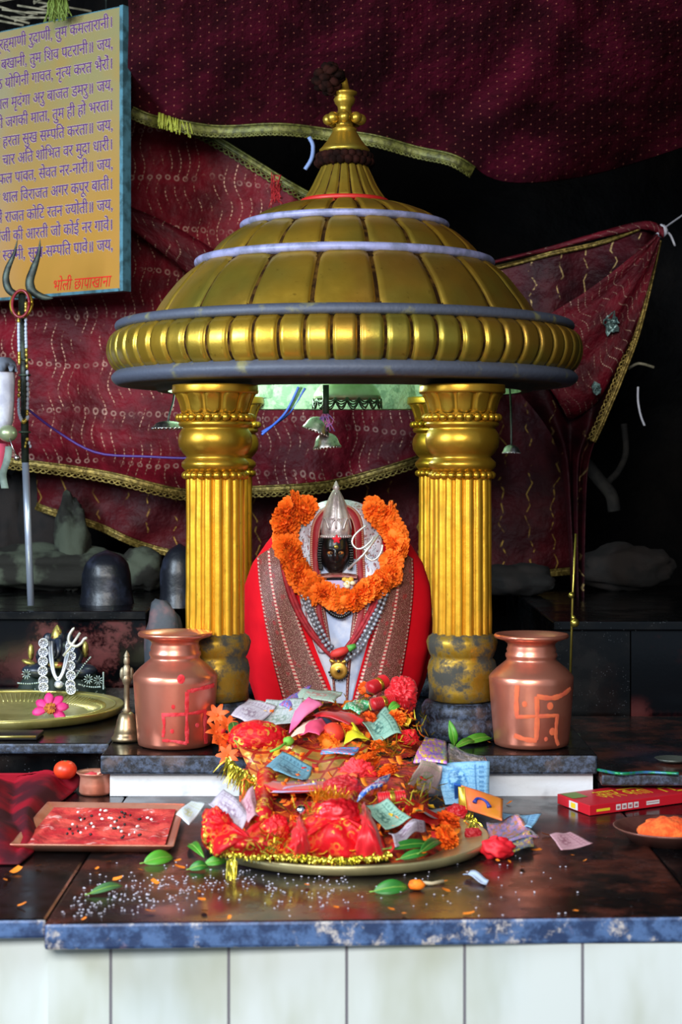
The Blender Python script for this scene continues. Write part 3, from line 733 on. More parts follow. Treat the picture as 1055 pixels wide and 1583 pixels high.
# ------------------------------------------------------------------ golden pavilion
DC = 4.88; DX = X(533, DC); ds = DC/F
t = thing('golden_pavilion', 'golden domed pavilion on four fluted columns over the deity', 'pavilion', (DX, DC, ST))
dome = thing('dome', None, None, (DX, DC, Z(600, DC))); dome.parent = t; dome.location = Vector((0, 0, Z(600, DC)-ST)); dome['label'] = 'tiered gold dome with ribbed rim'
def profn(prof):
    out = []
    for i, (r, y) in enumerate(prof):
        a = prof[max(0, i-1)]; b = prof[min(len(prof)-1, i+1)]
        tr, tz = b[0]-a[0], -(b[1]-a[1]); L = math.hypot(tr, tz) or 1; out.append((tz/L, -tr/L) if True else None)
    return out
def dprof(pts, n):
    sp = spline([Vector((a, b, 0)) for a, b in pts], n); return [(p.x, p.y) for p in sp]
def pillowed(name, pts, nv, npan, seg, depth, mats, gw=3, rc=10, c=(DX, DC), s=ds, zf=None, parent=dome, D=DC, wob=0, endg=None, bev=5):
    """ring of raised panels with rounded corners, parted by dark grooves of half width gw (pixels)"""
    pr = dprof(pts, nv*2+1); Ltot = 0; acc = [0]
    for a_, b_ in zip(pr, pr[1:]): Ltot += math.hypot(b_[0]-a_[0], b_[1]-a_[1]); acc.append(Ltot)
    eg = gw if endg is None else endg
    # denser rows near both ends
    vs_ = sorted(set([0, eg/Ltot*.9, eg/Ltot*1.2, (eg+bev*.5)/Ltot, (eg+bev)/Ltot]+[i/nv for i in range(nv+1)]+[1-eg/Ltot*.9, 1-eg/Ltot*1.2, 1-(eg+bev*.5)/Ltot, 1-(eg+bev)/Ltot, 1]))
    def at(v):
        L = v*Ltot; k = 0
        while k < len(acc)-2 and acc[k+1] < L: k += 1
        u = (L-acc[k])/max(1e-9, acc[k+1]-acc[k]); (r0, y0), (r1, y1) = pr[k], pr[k+1]; tr, tz = r1-r0, -(y1-y0); q = math.hypot(tr, tz) or 1
        return r0+(r1-r0)*u, y0+(y1-y0)*u, tz/q, -tr/q
    R0 = sum(r for r, y in pr)/len(pr); pw = 2*PI*R0/npan
    ts = [0, gw/pw*.55, gw/pw, (gw+bev*.5)/pw, (gw+bev)/pw]; ts += [lerp(ts[-1], .5, i/seg) for i in range(1, seg+1)]; ts += [1-t_ for t_ in ts[1:-1][::-1]]
    rows = []; gs = []
    for v in vs_:
        r, y, nr, nzz = at(v); ye = min(v, 1-v)*Ltot; row = []; gr = []; pwv = 2*PI*r/npan
        for pn in range(npan):
            for t_ in ts:
                th = 2*PI*(pn+t_+.5)/npan-PI/2; xe = min(t_, 1-t_)*pw*(.5+.5*pwv/pw); xe = xe-gw; ze = ye-eg
                if xe < rc and ze < rc: sd = rc-math.hypot(rc-xe, rc-ze)
                else: sd = min(xe, ze)
                g_ = sstep(0, bev, sd); off = -depth*(1-g_)+wob*nz((math.cos(th)*3, math.sin(th)*3, v*3), 1, 3)
                rr = (r+nr*off)*s; yy = y-nzz*off
                row.append(Vector((c[0]+rr*math.cos(th), c[1]+rr*math.sin(th), (zf or (lambda q: Z(q, D)))(yy)))); gr.append(sd)
        rows.append(row); gs.append(gr)
    N = len(rows[0])
    mb = MB(); mb.grid(rows, 0, None, True, lambda i, j: 1 if (gs[i][j]+gs[i+1][(j+1) % N]+gs[i+1][j]+gs[i][(j+1) % N])*.25 < .4 else 0)
    return build(mb, name, mats, parent)
def ringl(name, pts, m, nv=14, parent=dome, n=128):
    mb = MB(); mb.lathe([(r*ds, Z(y, DC)) for r, y in dprof(pts, nv)], (DX, DC), n); return build(mb, name, m, parent)
ringl('lower_rim', [(330, 596), (346, 598), (356, 592), (358, 584), (350, 576), (338, 572)], SLATE)
pillowed('ribbed_rim', [(334, 580), (350, 577), (360, 566), (366, 549), (364, 533), (357, 520), (340, 511)], 12, 62, 3, 4.2, [DOMEGOLD, GROOVE], 2.0, 4, wob=1.5, endg=.5, bev=3.2)
ringl('upper_rim', [(335, 516), (350, 513), (353, 507), (349, 501), (335, 498), (290, 497)], SLATE)
pillowed('lower_tier', [(304, 506), (297, 494), (284, 473), (266, 449), (247, 429), (224, 410)], 14, 20, 6, 4.2, [DOMEGOLD, GROOVE], 2.8, 14, wob=2, endg=1.5, bev=3)
ringl('lavender_ring', [(222, 416), (230, 413), (232, 407), (227, 402), (212, 401)], LAVENDER)
pillowed('middle_tier', [(214, 404), (208, 396), (194, 380), (178, 367), (154, 352)], 10, 20, 5, 3.8, [DOMEGOLD, GROOVE], 2.6, 11, wob=1.5, endg=1.5, bev=3)
ringl('lavender_ring', [(152, 357), (160, 354), (162, 349), (158, 345), (145, 344)], LAVENDER)
pillowed('upper_tier', [(148, 347), (140, 338), (118, 327), (96, 320), (70, 315)], 10, 20, 4, 4, [DOMEGOLD, GROOVE], 2.2, 7, wob=1, endg=1.5, bev=3.5)
ringl('red_ring', [(60, 318), (68, 316), (69, 312), (66, 309), (58, 308)], REDPAINT)
pillowed('flared_neck', [(66, 311), (54, 294), (45, 276), (38, 262), (33, 250)], 10, 18, 4, 2.5, [DOMEGOLD, GROOVE], 1.1, 3, wob=.6, endg=.5, bev=2.5)
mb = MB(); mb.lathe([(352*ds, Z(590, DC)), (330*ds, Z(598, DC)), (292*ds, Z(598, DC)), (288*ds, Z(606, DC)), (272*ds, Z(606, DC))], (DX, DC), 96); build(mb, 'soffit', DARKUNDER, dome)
mb = MB(); mb.lathe([(272*ds, Z(606, DC)), (270*ds, Z(570, DC)), (240*ds, Z(500, DC)), (160*ds, Z(420, DC)), (4*ds, Z(380, DC))], (DX, DC), 96); build(mb, 'inner_vault', PALEGREEN, dome)
fin = thing('finial', None, None, (DX, DC, Z(258, DC))); fin.parent = t; fin.location = Vector((0, 0, Z(258, DC)-ST)); fin['label'] = 'gold vase finial on a dark beaded ring'
mb = MB()
for ph, y, r in ((0, 252, 40), (.5, 243, 38)):
    for j in range(22):
        a = 2*PI*(j+ph)/22; mb.sphere((DX+r*ds*math.cos(a), DC+r*ds*math.sin(a), Z(y, DC)), (8*ds, 8*ds, 7*ds), 8, 6)
mb.lathe([(34*ds, Z(260, DC)), (40*ds, Z(250, DC)), (38*ds, Z(240, DC)), (20*ds, Z(236, DC))], (DX, DC), 32); build(mb, 'bead_ring', CHAR, fin)
mb = MB(); mb.lathe([(r*ds, Z(y, DC)) for r, y in [(20, 240), (38, 237), (39, 232), (35, 228), (27, 218), (21, 208), (18, 203), (20, 200), (14, 197), (13, 192), (20, 186), (20, 180), (12, 175), (10, 170), (11, 165), (15, 160), (17, 154), (14, 149), (19, 146), (20, 143), (16, 141), (8, 139), (6, 130), (4, 122), (.5, 118)]], (DX, DC), 48)
build(mb, 'gold_bell', DOMEGOLD, fin)
mb = MB()
for j in range(8):
    a = 2*PI*j/8; mb.sphere((DX+25*ds*math.cos(a), DC+25*ds*math.sin(a), Z(185, DC)), (9*ds, 9*ds, 9*ds), 12, 8)
build(mb, 'knob_lobe', DOMEGOLD, fin)
mb = MB()
c = P(507, 122, DC-.02)
for q in range(34):
    a = R.uniform(0, 2*PI); b = R.uniform(-1, 1); o_ = Vector((math.cos(a)*math.sqrt(1-b*b), math.sin(a)*math.sqrt(1-b*b), b))*.034; mb.sphere(c+o_, (.018, .018, .012), 7, 5, 0, Matrix.Rotation(a, 3, 'Z') @ Matrix.Rotation(b, 3, 'X'))
mb.sphere(c, .035, 12, 8)
mb.tube([c, P(520, 132, DC-.01)], .012)
single(mb, 'dried_flower', CHAR, 'dark dried flower head stuck on the tip of the finial', 'flower')
# lintel between the rear columns
build(MB().boxr(X(392, 5.36), X(652, 5.36), 5.32, 5.40, Z(633, 5.32), Z(560, 5.32)), 'rear_lintel', PALEGREEN, t, bevel=.004)
# columns
CS = 4.46/F
def column(px, d, label, tilt=0):
    s = CS; cx = X(px, d)
    zt = Z(598, DC)+.0; 
    def zz(y): return lerp(ST, Z(606, DC)-.002, (1155-y)/(1155-600))
    c = thing('column', None, None, (cx, d, ST)); c.parent = t; c.location = Vector((cx-DX, d-DC, 0)); c['label'] = label
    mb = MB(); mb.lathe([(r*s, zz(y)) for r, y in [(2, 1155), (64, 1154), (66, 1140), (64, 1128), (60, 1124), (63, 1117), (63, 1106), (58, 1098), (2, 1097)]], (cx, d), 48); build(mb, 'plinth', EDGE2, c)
    mb = MB(); mb.lathe([(r*s, zz(y)) for r, y in [(40, 1098), (52, 1094), (51, 1080), (53, 1060), (54, 1046), (51, 1034), (47, 1029), (50, 1024), (53, 1015), (55, 1004), (52, 996), (44, 990)]], (cx, d), 64, mod=lambda i, a, r, z: (r*(1+.02*nz((math.cos(a)*3, math.sin(a)*3, z*14), 1, 4)), z)); build(mb, 'base', DIRTYGOLD, c)
    n = 16; seg = 10; N = n*seg; rows = []
    for i in range(26):
        y = lerp(1000, 742, i/25); row = []
        for j in range(N):
            th = 2*PI*j/N; u = (j/seg) % 1; rr = 46-7.5*(1-math.sqrt(max(0, 1-(2*u-1)**2)))+.9*nz((j//seg, i*.25, 1), 1, 2)
            rr *= lerp(1, .985, i/25); th += .012*nz((j//seg*3, i*.22, 5), 1, 8)
            row.append(Vector((cx+rr*s*math.cos(th), d+rr*s*math.sin(th), zz(y))))
        rows.append(row)
    build(MB().grid(rows, 0, None, True), 'fluted_shaft', COLGOLD, c)
    mb = MB()
    for j in range(22):
        a = 2*PI*j/22; mb.sphere((cx+45*s*math.cos(a), d+45*s*math.sin(a), zz(741)), (7.5*s, 7.5*s, 6.5*s), 10, 8)
    mb.lathe([(38*s, zz(748)), (46*s, zz(741)), (38*s, zz(735))], (cx, d), 40)
    for j in range(26):
        a = 2*PI*j/26; mb.sphere((cx+56*s*math.cos(a), d+56*s*math.sin(a), zz(650)), (6.5*s, 6.5*s, 6*s), 10, 8)
    build(mb, 'bead_ring', GOLD, c)
    mb = MB(); mb.lathe([(r*s, zz(y)) for r, y in [(40, 738), (47, 733), (52, 727), (52, 721), (47, 716), (44, 712), (50, 706), (56, 696), (57.5, 686), (56, 676), (52, 669), (50, 666), (55, 664), (57, 660), (55, 656), (50, 653), (52, 644)]], (cx, d), 64); build(mb, 'bulb', GOLD, c)
    pillowed('leaf_capital', [(51, 647), (53, 640), (56, 628), (60, 618), (66, 609)], 10, 12, 5, 3.5, [GOLD, COLGOLD], 1.4, 11, (cx, d), s, zz, c, endg=1, bev=3.5)
    mb = MB(); mb.lathe([(50*s, zz(612)), (66*s, zz(612)), (67*s, zz(609)), (66*s, zz(601)), (66*s, zz(598.5)), (10*s, zz(598.5))], (cx, d), 64); build(mb, 'abacus', GOLD, c)
    return c
column(333, 4.46, 'front left column'); column(715, 4.46, 'front right column')
column(352, 5.3, 'rear left column'); column(686, 5.3, 'rear right column')

# bells
def bell(label, px, py0, py1, rpx, d, hang, name='hanging_bell', group=None, m=SILVER, tilt=0, decor=True):
    s = d/F; c = P(px, py0, d); h = (py1-py0)*s
    t = thing(name, label, 'bell', c, group)
    M = Matrix.Translation(c) @ Matrix.Rotation(tilt, 4, 'Y')
    prof = [(rpx*s*r, -h*z) for r, z in [(.04, -.06), (.28, 0), (.52, .09), (.72, .26), (.85, .5), (.92, .75), (1.04, .95), (1.04, 1), (.95, .97), (.8, .6), (.3, .12)]]
    mb = MB(); mb.lathe(prof, n=40, M=M); build(mb, 'body', m, t)
    mb = MB()
    for j in range(24):
        a = 2*PI*j/24; mb.sphere(M @ Vector((rpx*s*.98*math.cos(a), rpx*s*.98*math.sin(a), -h*1.02)), rpx*s*.09, 7, 5)
    build(mb, 'rim_beads', m, t)
    mb = MB(); mb.tube(spline([c+Vector((0, 0, -.002))]+[P(*q) for q in hang], 12), .0028, 6); build(mb, 'hanger', IRON, t)
    return t
bell('small silver bell hanging left of the front left column', 260, 651, 662, 25, 4.75, [(262, 640, 4.75), (268, 620, 4.78), (270, 597, 4.8)])
bell('small silver bell hanging right of the front right column', 791, 688, 700, 14, 4.75, [(791, 660, 4.75), (790, 620, 4.78), (788, 597, 4.8)])
bell('upper of two small silver bells under the dome', 496, 646, 668, 21, 4.58, [(502, 638, 4.58)], tilt=.35)
bell('lower of two small silver bells under the dome', 504, 670, 692, 21, 4.6, [(504, 655, 4.6), (503, 638, 4.585)], tilt=-.1)
mb = MB(); mb.tube([P(504, 595, 4.58), P(504, 645, 4.58)], 5*4.58/F, 10); 
rod = single(mb, 'bell_rod', IRON, 'short dark rod holding the two silver bells under the dome', 'rod')
mb = MB()
for q in range(14):
    a = P(503+R.uniform(-5, 5), 640, 4.57); mb.tube(spline([a, a+Vector((R.uniform(-.02, .02), -.01, -.02)), a+Vector((R.uniform(-.02, .02), -.005, -.045))], 6), .0018, 4)
single(mb, 'thread_bundle', plain('pink_purple_thread', '#9a4a78', .8, 0, '#5d4a8a', 60), 'pink and purple threads wound round the bell rod', 'thread')
t = thing('hanging_bell', 'large pale bell with a lacy patterned rim high under the dome', 'bell', P(537, 585, 5.0))
s = 5.0/F; c = P(537, 583, 5.0)
mb = MB(); M = Matrix.Translation(c)
mb.lathe([(r*s, -z*s) for r, z in [(3, -2), (18, 0), (34, 6), (45, 16), (51, 26), (53, 34), (51, 34), (44, 20), (20, 5)]], n=56, M=M)
build(mb, 'body', plain('pale_green_white_metal', '#c2d2b8', .3, .35, '#94ad7c', 8), t)
mb = MB()
for j in range(18):
    for q in range(2):
        pts = []
        for i in range(13):
            a = 2*PI*(j+(i/12)*1.0)/18-PI/2; rr = 52.5+.8; z = 35+13*math.sin(PI*i/12)*(1 if q == 0 else .45)-(0 if q == 0 else 1)
            pts.append(M @ Vector((rr*s*math.cos(a), rr*s*math.sin(a), -z*s)))
        mb.tube(pts, .0024, 5)
build(mb, 'lacy_rim', plain('dark_metal_lace', '#4b5a4c', .4, .6), t)
mb = MB(); mb.tube([c, Vector((c.x, c.y, Z(400, DC)))], .006); build(mb, 'hanger', IRON, t)
# ------------------------------------------------------------------ the deity
ID = 4.80; isc = ID/F; ICX = 522
BW = [(778, 40), (790, 62), (815, 92), (840, 112), (870, 132), (905, 143), (950, 148.5), (1000, 146), (1050, 136), (1090, 122), (1118, 118)]
BD = [(778, .03), (800, .07), (830, .10), (870, .135), (950, .17), (1100, .19)]
BL = [(778, 522), (905, 523), (1000, 522), (1118, 520)]
def bfront(px, py, off=0):
    w_ = interp(py, BW); cx = interp(py, BL); u = max(-.999, min(.999, (px-cx)/w_))
    d = ID-interp(py, BD)*(1-abs(u)**2.4)**.5-off
    return Vector((X(px, ID), d, Z(py, ID)))
t = thing('deity_statue', 'black-faced deity statue in a bright red cloak with brocade borders and a silver crown', 'statue', (X(522, ID), ID, ST))
mb = MB(); rows = []
for i in range(61):
    py = lerp(778, 1117, i/60); w_ = interp(py, BW)*isc; dd = interp(py, BD); cx = X(interp(py, BL), ID); row = []
    for j in range(96):
        a = 2*PI*j/96; cu = math.cos(a); sy = math.copysign((1-abs(cu)**2.4)**.5, math.sin(a))
        k_ = 1+.018*math.sin(a*9+py*.012)*sstep(820, 1000, py)+.02*nz((cu*2, sy*2, py*.012), 1, 4)
        row.append(Vector((cx+cu*w_*k_, ID+sy*dd*(1 if sy < 0 else .6), Z(py, ID))))
    rows.append(row)
mb.grid(rows, 0, None, True)
build(mb, 'cloak', mat('red_velvet', lambda g: dict(color=g.mix(g.noise(5, 3).step(.4, .7), '#d90a1c', '#c20619'), rough=.8, spec=.15, normal=g.bump(g.noise(9, 3), .25, .02))), t)
def strip(L, Rr, nL, nW, off, taper_edge=True):
    a = spline([Vector((x, y, 0)) for x, y in L], nL+1); b = spline([Vector((x, y, 0)) for x, y in Rr], nL+1); rows = []; uv = []
    for p, q in zip(a, b):
        row = []; ur = []
        for j in range(nW+1):
            v = j/nW; o_ = off*(1 if .02 < v < .98 or not taper_edge else -.2); x, y = lerp(p.x, q.x, v), lerp(p.y, q.y, v)
            row.append(bfront(x, y, o_)); ur.append((v, lerp(p.y, q.y, v)/100))
        rows.append(row); uv.append(ur)
    return MB().grid(rows, 0, uv)
def f_broc(seed):
    def fn(g):
        u, v, _ = g.xyz('UV'); q = g.vec(u*.75, v, seed)
        n1 = g.noise(85, 2, vec=q).step(.54, .62); n2 = g.vor(6, q).step(.14, .32)
        base = g.mix(n1, '#651519', '#d0b09a'); base = g.mix((1-n2)*.7, base, '#a81f28')
        base = g.mix(g.noise(16, 3, vec=q).step(.5, .58)*.6, base, '#5e3320')
        rib = (u*14).fract(); base = g.mix((rib < .12)*.3, base, '#3d1416')
        e = ((u-.5).abs() > .43); ch = ((v*18).fract() < .55); base = g.mix(e, base, g.mix(ch, '#b01e2b', '#d7b09f'))
        mid = ((u-.44).abs() < .035); base = g.mix(mid, base, g.mix(ch, '#b01e2b', '#d7b09f'))
        return dict(color=base, rough=.5, metal=n1*.2, normal=g.bump(n1, .25, .002))
    return fn
BROC = mat('red_gold_brocade', f_broc(1))
# border bands on either side of the opening
build(strip([(399, 860), (404, 905), (414, 960), (426, 1015), (441, 1070), (446, 1090)], [(441, 832), (447, 880), (462, 940), (484, 1000), (507, 1050), (519, 1088)], 60, 24, .010), 'brocade_border', BROC, t, solid=.003)
m2 = mat('red_gold_brocade_mirrored', lambda g: f_broc(2)(g))
build(strip([(596, 835), (596, 880), (585, 940), (566, 1000), (552, 1050), (541, 1088)], [(637, 862), (637, 905), (631, 960), (622, 1015), (614, 1060), (608, 1088)], 60, 24, .010), 'brocade_border', BROC, t, solid=.003)
# white inner garment, its red stripes
def f_white(g):
    n = g.noise(14, 4); col = g.mix(n.step(.4, .65), '#cdd3e2', '#a6b6d6')
    return dict(color=col, rough=.7, normal=g.bump(g.noise(22, 4), .5, .01))
build(strip([(452, 860), (468, 930), (488, 990), (512, 1050), (519, 1088)], [(598, 860), (584, 930), (566, 990), (549, 1050), (541, 1088)], 40, 20, .006), 'white_garment', mat('white_satin', f_white), t)
DRED = plain('dark_red_cord', '#8a0f1c', .7, 0, '#b0202c', 60, bs=.3)
for L, Rr in (([(493, 910), (503, 960), (512, 1020), (517, 1088)], [(501, 910), (510, 960), (518, 1020), (522, 1088)]), ([(548, 910), (541, 960), (535, 1020), (533, 1088)], [(558, 910), (551, 960), (543, 1020), (538, 1088)])):
    build(strip(L, Rr, 30, 4, .011), 'striped_trim', BROC, t)
# face
hc = P(519, 850, 4.665); hx, hy, hz_ = .0425, .05, .068
def headdisp(q):
    return 1
rows = []
NU, NV = 72, 64
for i in range(NV+1):
    th = PI*i/NV; row = []
    for j in range(NU):
        a = 2*PI*j/NU
        q = Vector((math.sin(th)*math.sin(a), -math.sin(th)*math.cos(a), math.cos(th)))
        x, z = q.x, q.z; k_ = Vector((q.x*hx*(1+.10*max(0, -z)*(1+z)), q.y*hy, q.z*hz_))
        if q.y < 0:
            X_, Z_ = k_.x/.001, k_.z/.001      # mm
            nose = 11*math.exp(-(X_/5.2)**2)*math.exp(-((Z_+15)/9.0)**2)+6*math.exp(-(X_/3.6)**2)*math.exp(-((Z_+2)/10)**2)
            brow = 3.2*math.exp(-((Z_-4-.05*abs(X_))/3.5)**2)*(1-math.exp(-(X_/5)**2))*math.exp(-(X_/26)**4)
            eye = -3.0*sum(math.exp(-((X_-s_*14)/8)**2-((Z_+6)/4.5)**2) for s_ in (-1, 1))
            lip = 4*math.exp(-(X_/9)**2)*(math.exp(-((Z_+31)/2.2)**2)+.9*math.exp(-((Z_+36)/2.4)**2))-2*math.exp(-(X_/10)**2-((Z_+33.5)/1.2)**2)
            chin = 4*math.exp(-(X_/10)**2-((Z_+50)/7)**2); chk = 3*sum(math.exp(-((X_-s_*20)/9)**2-((Z_+20)/11)**2) for s_ in (-1, 1))
            k_.y -= (nose+brow+eye+lip+chin+chk)*.001*min(1, -q.y*2)
        row.append(hc+k_)
    rows.append(row)
BLACKSTONE = plain('glossy_black_stone', '#0a0b0c', .28, 0, '#17181b', 30)
build(MB().grid(rows, 0, None, True), 'face', BLACKSTONE, t)
mb = MB()
for s_ in (-1, 1):
    mb.sphere(hc+Vector((s_*.013, -.0432, -.0055)), (.0088, .006, .0048), 14, 8, 0)
    mb.sphere(hc+Vector((s_*.012, -.0488, -.0055)), (.0028, .0016, .0028), 8, 6, 1)
build(mb, 'eye', [plain('copper_eye', '#b8743a', .4, .3), BLACKSTONE], t)
mb = MB(); c = hc+Vector((.003, -.046, .030))
mb.sphere(c, (.0105, .004, .010), 18, 10, disp=lambda q: 1+.3*math.sin(5*math.atan2(q.z, q.x))*abs(1-q.y*q.y)); build(mb, 'red_forehead_mark', plain('red_tilak', '#cf1226', .8), t)
mb = MB(); mb.lathe([(0, .002), (.005, .002), (.0062, 0), (.005, -.002)], n=16, M=Matrix.Translation(hc+Vector((.002, -.0505, .010))) @ Matrix.Rotation(PI/2, 4, 'X')); mb.sphere(hc+Vector((.002, -.053, .010)), .0022, 8, 6); build(mb, 'gold_forehead_stud', BRASS, t)
# hair / beaded side locks
mb = MB()
for s_ in (-1, 1):
    for q in range(3):
        for p in spline([hc+Vector((s_*(.034+.004*q), -.018-.004*q, .03)), hc+Vector((s_*(.040+.003*q), -.022, -.01)), hc+Vector((s_*(.036+.003*q), -.026, -.048))], 14): mb.sphere(p, .0038, 7, 5)
build(mb, 'side_locks', BLACKSTONE, t)
# crown
mb = MB(); cc = P(520, 810, 4.66); k = 4.66/F
def crmod(i, a, r, z): return (r*(1+.05*math.cos(a*8)*(.4 if z > .03 else 1)), z)
mb.lathe([(r*k, cc.z+(810-y)*k) for r, y in dprof([(21, 830), (23.5, 822), (23, 812), (22, 803), (22.5, 800), (19, 790), (13.5, 775), (8, 763), (4.5, 757)], 26)], (cc.x, cc.y), 56, mod=lambda i, a, r, z: (r*(1+.03*math.cos(a*10)), z))
mb.lathe([(r*k, cc.z+(810-y)*k) for r, y in [(4, 758), (5.5, 754), (4, 750), (3, 748.5), (2.2, 746), (.3, 743)]], (cc.x, cc.y), 20)
for a0 in (-.9, 0, .9):      # relief arches
    pts = []
    for i in range(17):
        u = i/16*2-1; a = a0-PI/2+u*.42; y = 818-17*(1-u*u); r = interp(y, [(800, 22.8), (822, 24)])+.5
        pts.append(Vector((cc.x+r*k*math.cos(a), cc.y+r*k*math.sin(a), cc.z+(810-y)*k)))
    mb.tube(pts, .0022, 6)
for y0, y1 in ((803, 762),):
    pts = [Vector((cc.x, cc.y-(interp(y, [(762, 7.5), (775, 13.5), (790, 19), (803, 22)])+.6)*k, cc.z+(810-y)*k)) for y in range(762, 822, 5)]; mb.tube(pts, .0032, 6)
for j in range(17):
    a = -PI/2+(j-8)*.17; mb.sphere((cc.x+23*k*math.cos(a), cc.y+23*k*math.sin(a), cc.z-19*k), .0042, 8, 6)
build(mb, 'silver_crown', plain('old_silver', '#d0c8c8', .42, .55, '#a89a9c', 22, bs=.6, bsc=50), t)
# veil around the head: red hem inside, white-silver lappet outside
inner = [(514, 1000), (500, 945), (497, 895), (494, 850), (496, 815), (508, 792), (522, 786), (536, 791), (547, 812), (550, 850), (552, 895), (552, 945), (536, 1000)]
mid = [(505, 1003), (488, 945), (483, 895), (480, 850), (484, 808), (502, 785), (523, 779), (546, 785), (560, 806), (563, 850), (565, 895), (566, 945), (545, 1003)]
outer = [(494, 1003), (470, 945), (462, 895), (459, 850), (467, 806), (488, 781), (523, 773), (560, 780), (584, 803), (592, 850), (592, 895), (584, 945), (556, 1003)]
def veil(A, B, da, db, nm, m, n=90, nw=8):
    a = spline([Vector((x, y, 0)) for x, y in A], n+1); b = spline([Vector((x, y, 0)) for x, y in B], n+1); rows = []; uv = []
    for i, (p, q) in enumerate(zip(a, b)):
        row = []; ur = []
        for j in range(nw+1):
            v = j/nw; x, y = lerp(p.x, q.x, v), lerp(p.y, q.y, v); hv = sstep(900, 830, y)
            d = lerp(bfront(x, max(y, 830)).y-.014, min(lerp(da, db, v), bfront(x, max(y, 800)).y-.012), hv)-.006*math.sin(PI*v)
            row.append(Vector((X(x, ID-.1), d, Z(y, ID-.1)))); ur.append((v, i/n*6))
        rows.append(row); uv.append(ur)
    return build(MB().grid(rows, 0, uv), nm, m, t, solid=.003)
def f_hem(g):
    u, v, _ = g.xyz('UV'); e = (u > .72)+(u < .12)
    return dict(color=g.mix(e*((v*30).fract() < .6), '#8f101e', '#cfa58c'), rough=.6, normal=g.bump(g.noise(90, 2), .3, .003))
def f_lap(g):
    u, v, _ = g.xyz('UV'); q = g.vec(u*.5, v, 0); d = g.vor(16, q).step(.1, .32)
    col = g.mix(d, '#79808e', '#c7cbd8'); col = g.mix(g.noise(9, 2, vec=q).step(.56, .62)*.8, col, '#8b3a3a'); col = g.mix(g.noise(14, 2, vec=g.vec(v, u*.5, 3)).step(.6, .66)*.7, col, '#5f6a55')
    return dict(color=col, rough=.45, metal=(1-d)*.4, normal=g.bump(d, .4, .003))
veil(inner, mid, 4.655, 4.668, 'red_veil_hem', mat('red_beaded_hem', f_hem))
veil(mid, outer, 4.668, 4.74, 'silver_veil', mat('silver_white_brocade', f_lap))
mb = MB()
for v0 in range(9):
    pass
# back of the hood closes behind the crown
rows = [[Vector((X(lerp(522, x, s_), ID-.1), lerp(4.8, 4.745, s_), Z(lerp(810, y, s_), ID-.1))) for x, y in outer[3:10]] for s_ in (0, .5, 1)]
build(MB().grid(rows), 'hood_back', WHITECLOTH, t)
# collar band under the chin
build(strip([(490, 882), (521, 879), (552, 882)], [(492, 890), (521, 888), (550, 890)], 16, 4, .05), 'collar_band', BROC, t)
mb = MB(); sp = strip([(487, 890), (497, 905), (508, 922)], [(556, 890), (548, 905), (540, 922)], 10, 10, .045); build(sp, 'lilac_bib', plain('lilac_silk', '#b9a4c6', .6, 0, '#c9bfd2', 30), t)

# bead strings over the cloak edges
def necklace(label, paths, r, m, name='bead_necklace', off=.022, step=None):
    mb = MB()
    for L in paths:
        pts = [bfront(p.x, p.y, off) for p in spline([Vector((x, y, 0)) for x, y in L], 200)]; acc = 0; last = pts[0]; mb.sphere(last, r, 8, 6)
        for p in pts[1:]:
            acc += (p-last).length; last = p
            if acc >= (step or 2*r): mb.sphere(p, r, 8, 6); acc = 0
    return single(mb, name, m, label, 'necklace')
PEARL = plain('silver_grey_bead', '#a9adb8', .35, .4, '#6c707c', 90)
necklace('long double string of silver-grey beads down the red cloak opening', [[(453, 862), (466, 903), (481, 940), (500, 978), (516, 998)], [(459, 860), (473, 903), (488, 940), (506, 976), (520, 994)], [(596, 890), (584, 925), (571, 950), (551, 986), (534, 1000)], [(602, 893), (590, 928), (577, 955), (557, 990), (536, 1006)]], .0058, PEARL, off=.036)
mb = MB()
for L in ([(437, 838), (444, 880), (458, 924), (484, 968), (520, 1006)], [(594, 880), (577, 926), (559, 960), (542, 984), (524, 1006)]):
    for w_ in (-2.5, 2.5):
        mb.tube([bfront(p.x+w_, p.y, .024) for p in spline([Vector((x, y, 0)) for x, y in L], 50)], .006, 8)
single(mb, 'red_cord_garland', DRED, 'thick dark red twisted cord forming a V on the deity', 'cord')
mb = MB(); p0, p1 = bfront(512, 999, .045), bfront(538, 990, .045); p2 = bfront(549, 985, .045)
mb.tube(spline([p0, (p0+p1)/2+Vector((0, -.008, 0)), p1], 8), [.004, .009, .011, .012, .012, .011, .009, .006], 10, 0); mb.tube([p1, p2], [.010, .006], 10, 1)
single(mb, 'folded_leaf_knot', [plain('red_leaf', '#d0342c', .6), plain('green_leaf_tip', '#4f9a3a', .5)], 'small red and green knot at the point of the red cord above the gold pendant', 'knot')
# pendant
t2 = thing('gold_pendant', 'round gold pendant with a dark centre hanging low on the white garment', 'pendant', bfront(524, 1023, .03))
c = bfront(524, 1023, .026); k = 4.65/F
M = Matrix.Translation(c) @ Matrix.Rotation(PI/2, 4, 'X')
mb = MB(); mb.lathe([(0, .006), (4*k, .006), (5*k, .003), (8*k, .005), (10*k, .003), (12.5*k, .004), (13.5*k, .001), (13*k, -.003), (0, -.004)], n=40, M=M)
for s_ in (-1, 1): mb.sphere(c+Vector((s_*9*k, 0, 14*k)), (6*k, .005, 3.4*k), 12, 8, 0, Matrix.Rotation(-s_*.5, 3, 'Y'))
mb.sphere(c+Vector((0, 0, 14*k)), 3.4*k, 10, 8)
build(mb, 'disc', plain('gold', '#cf9f45', .35, .8), t2)
mb = MB(); mb.sphere(c+Vector((0, -.0075, 0)), 2.6*k, 10, 8); build(mb, 'dark_stone', BLACKSTONE, t2)
mb = MB()
for j in range(9):
    a = PI+PI*(j+.5)/9; mb.sphere(c+Vector((14.5*k*math.cos(a), -.001, 14.5*k*math.sin(a))), .0032, 8, 6)
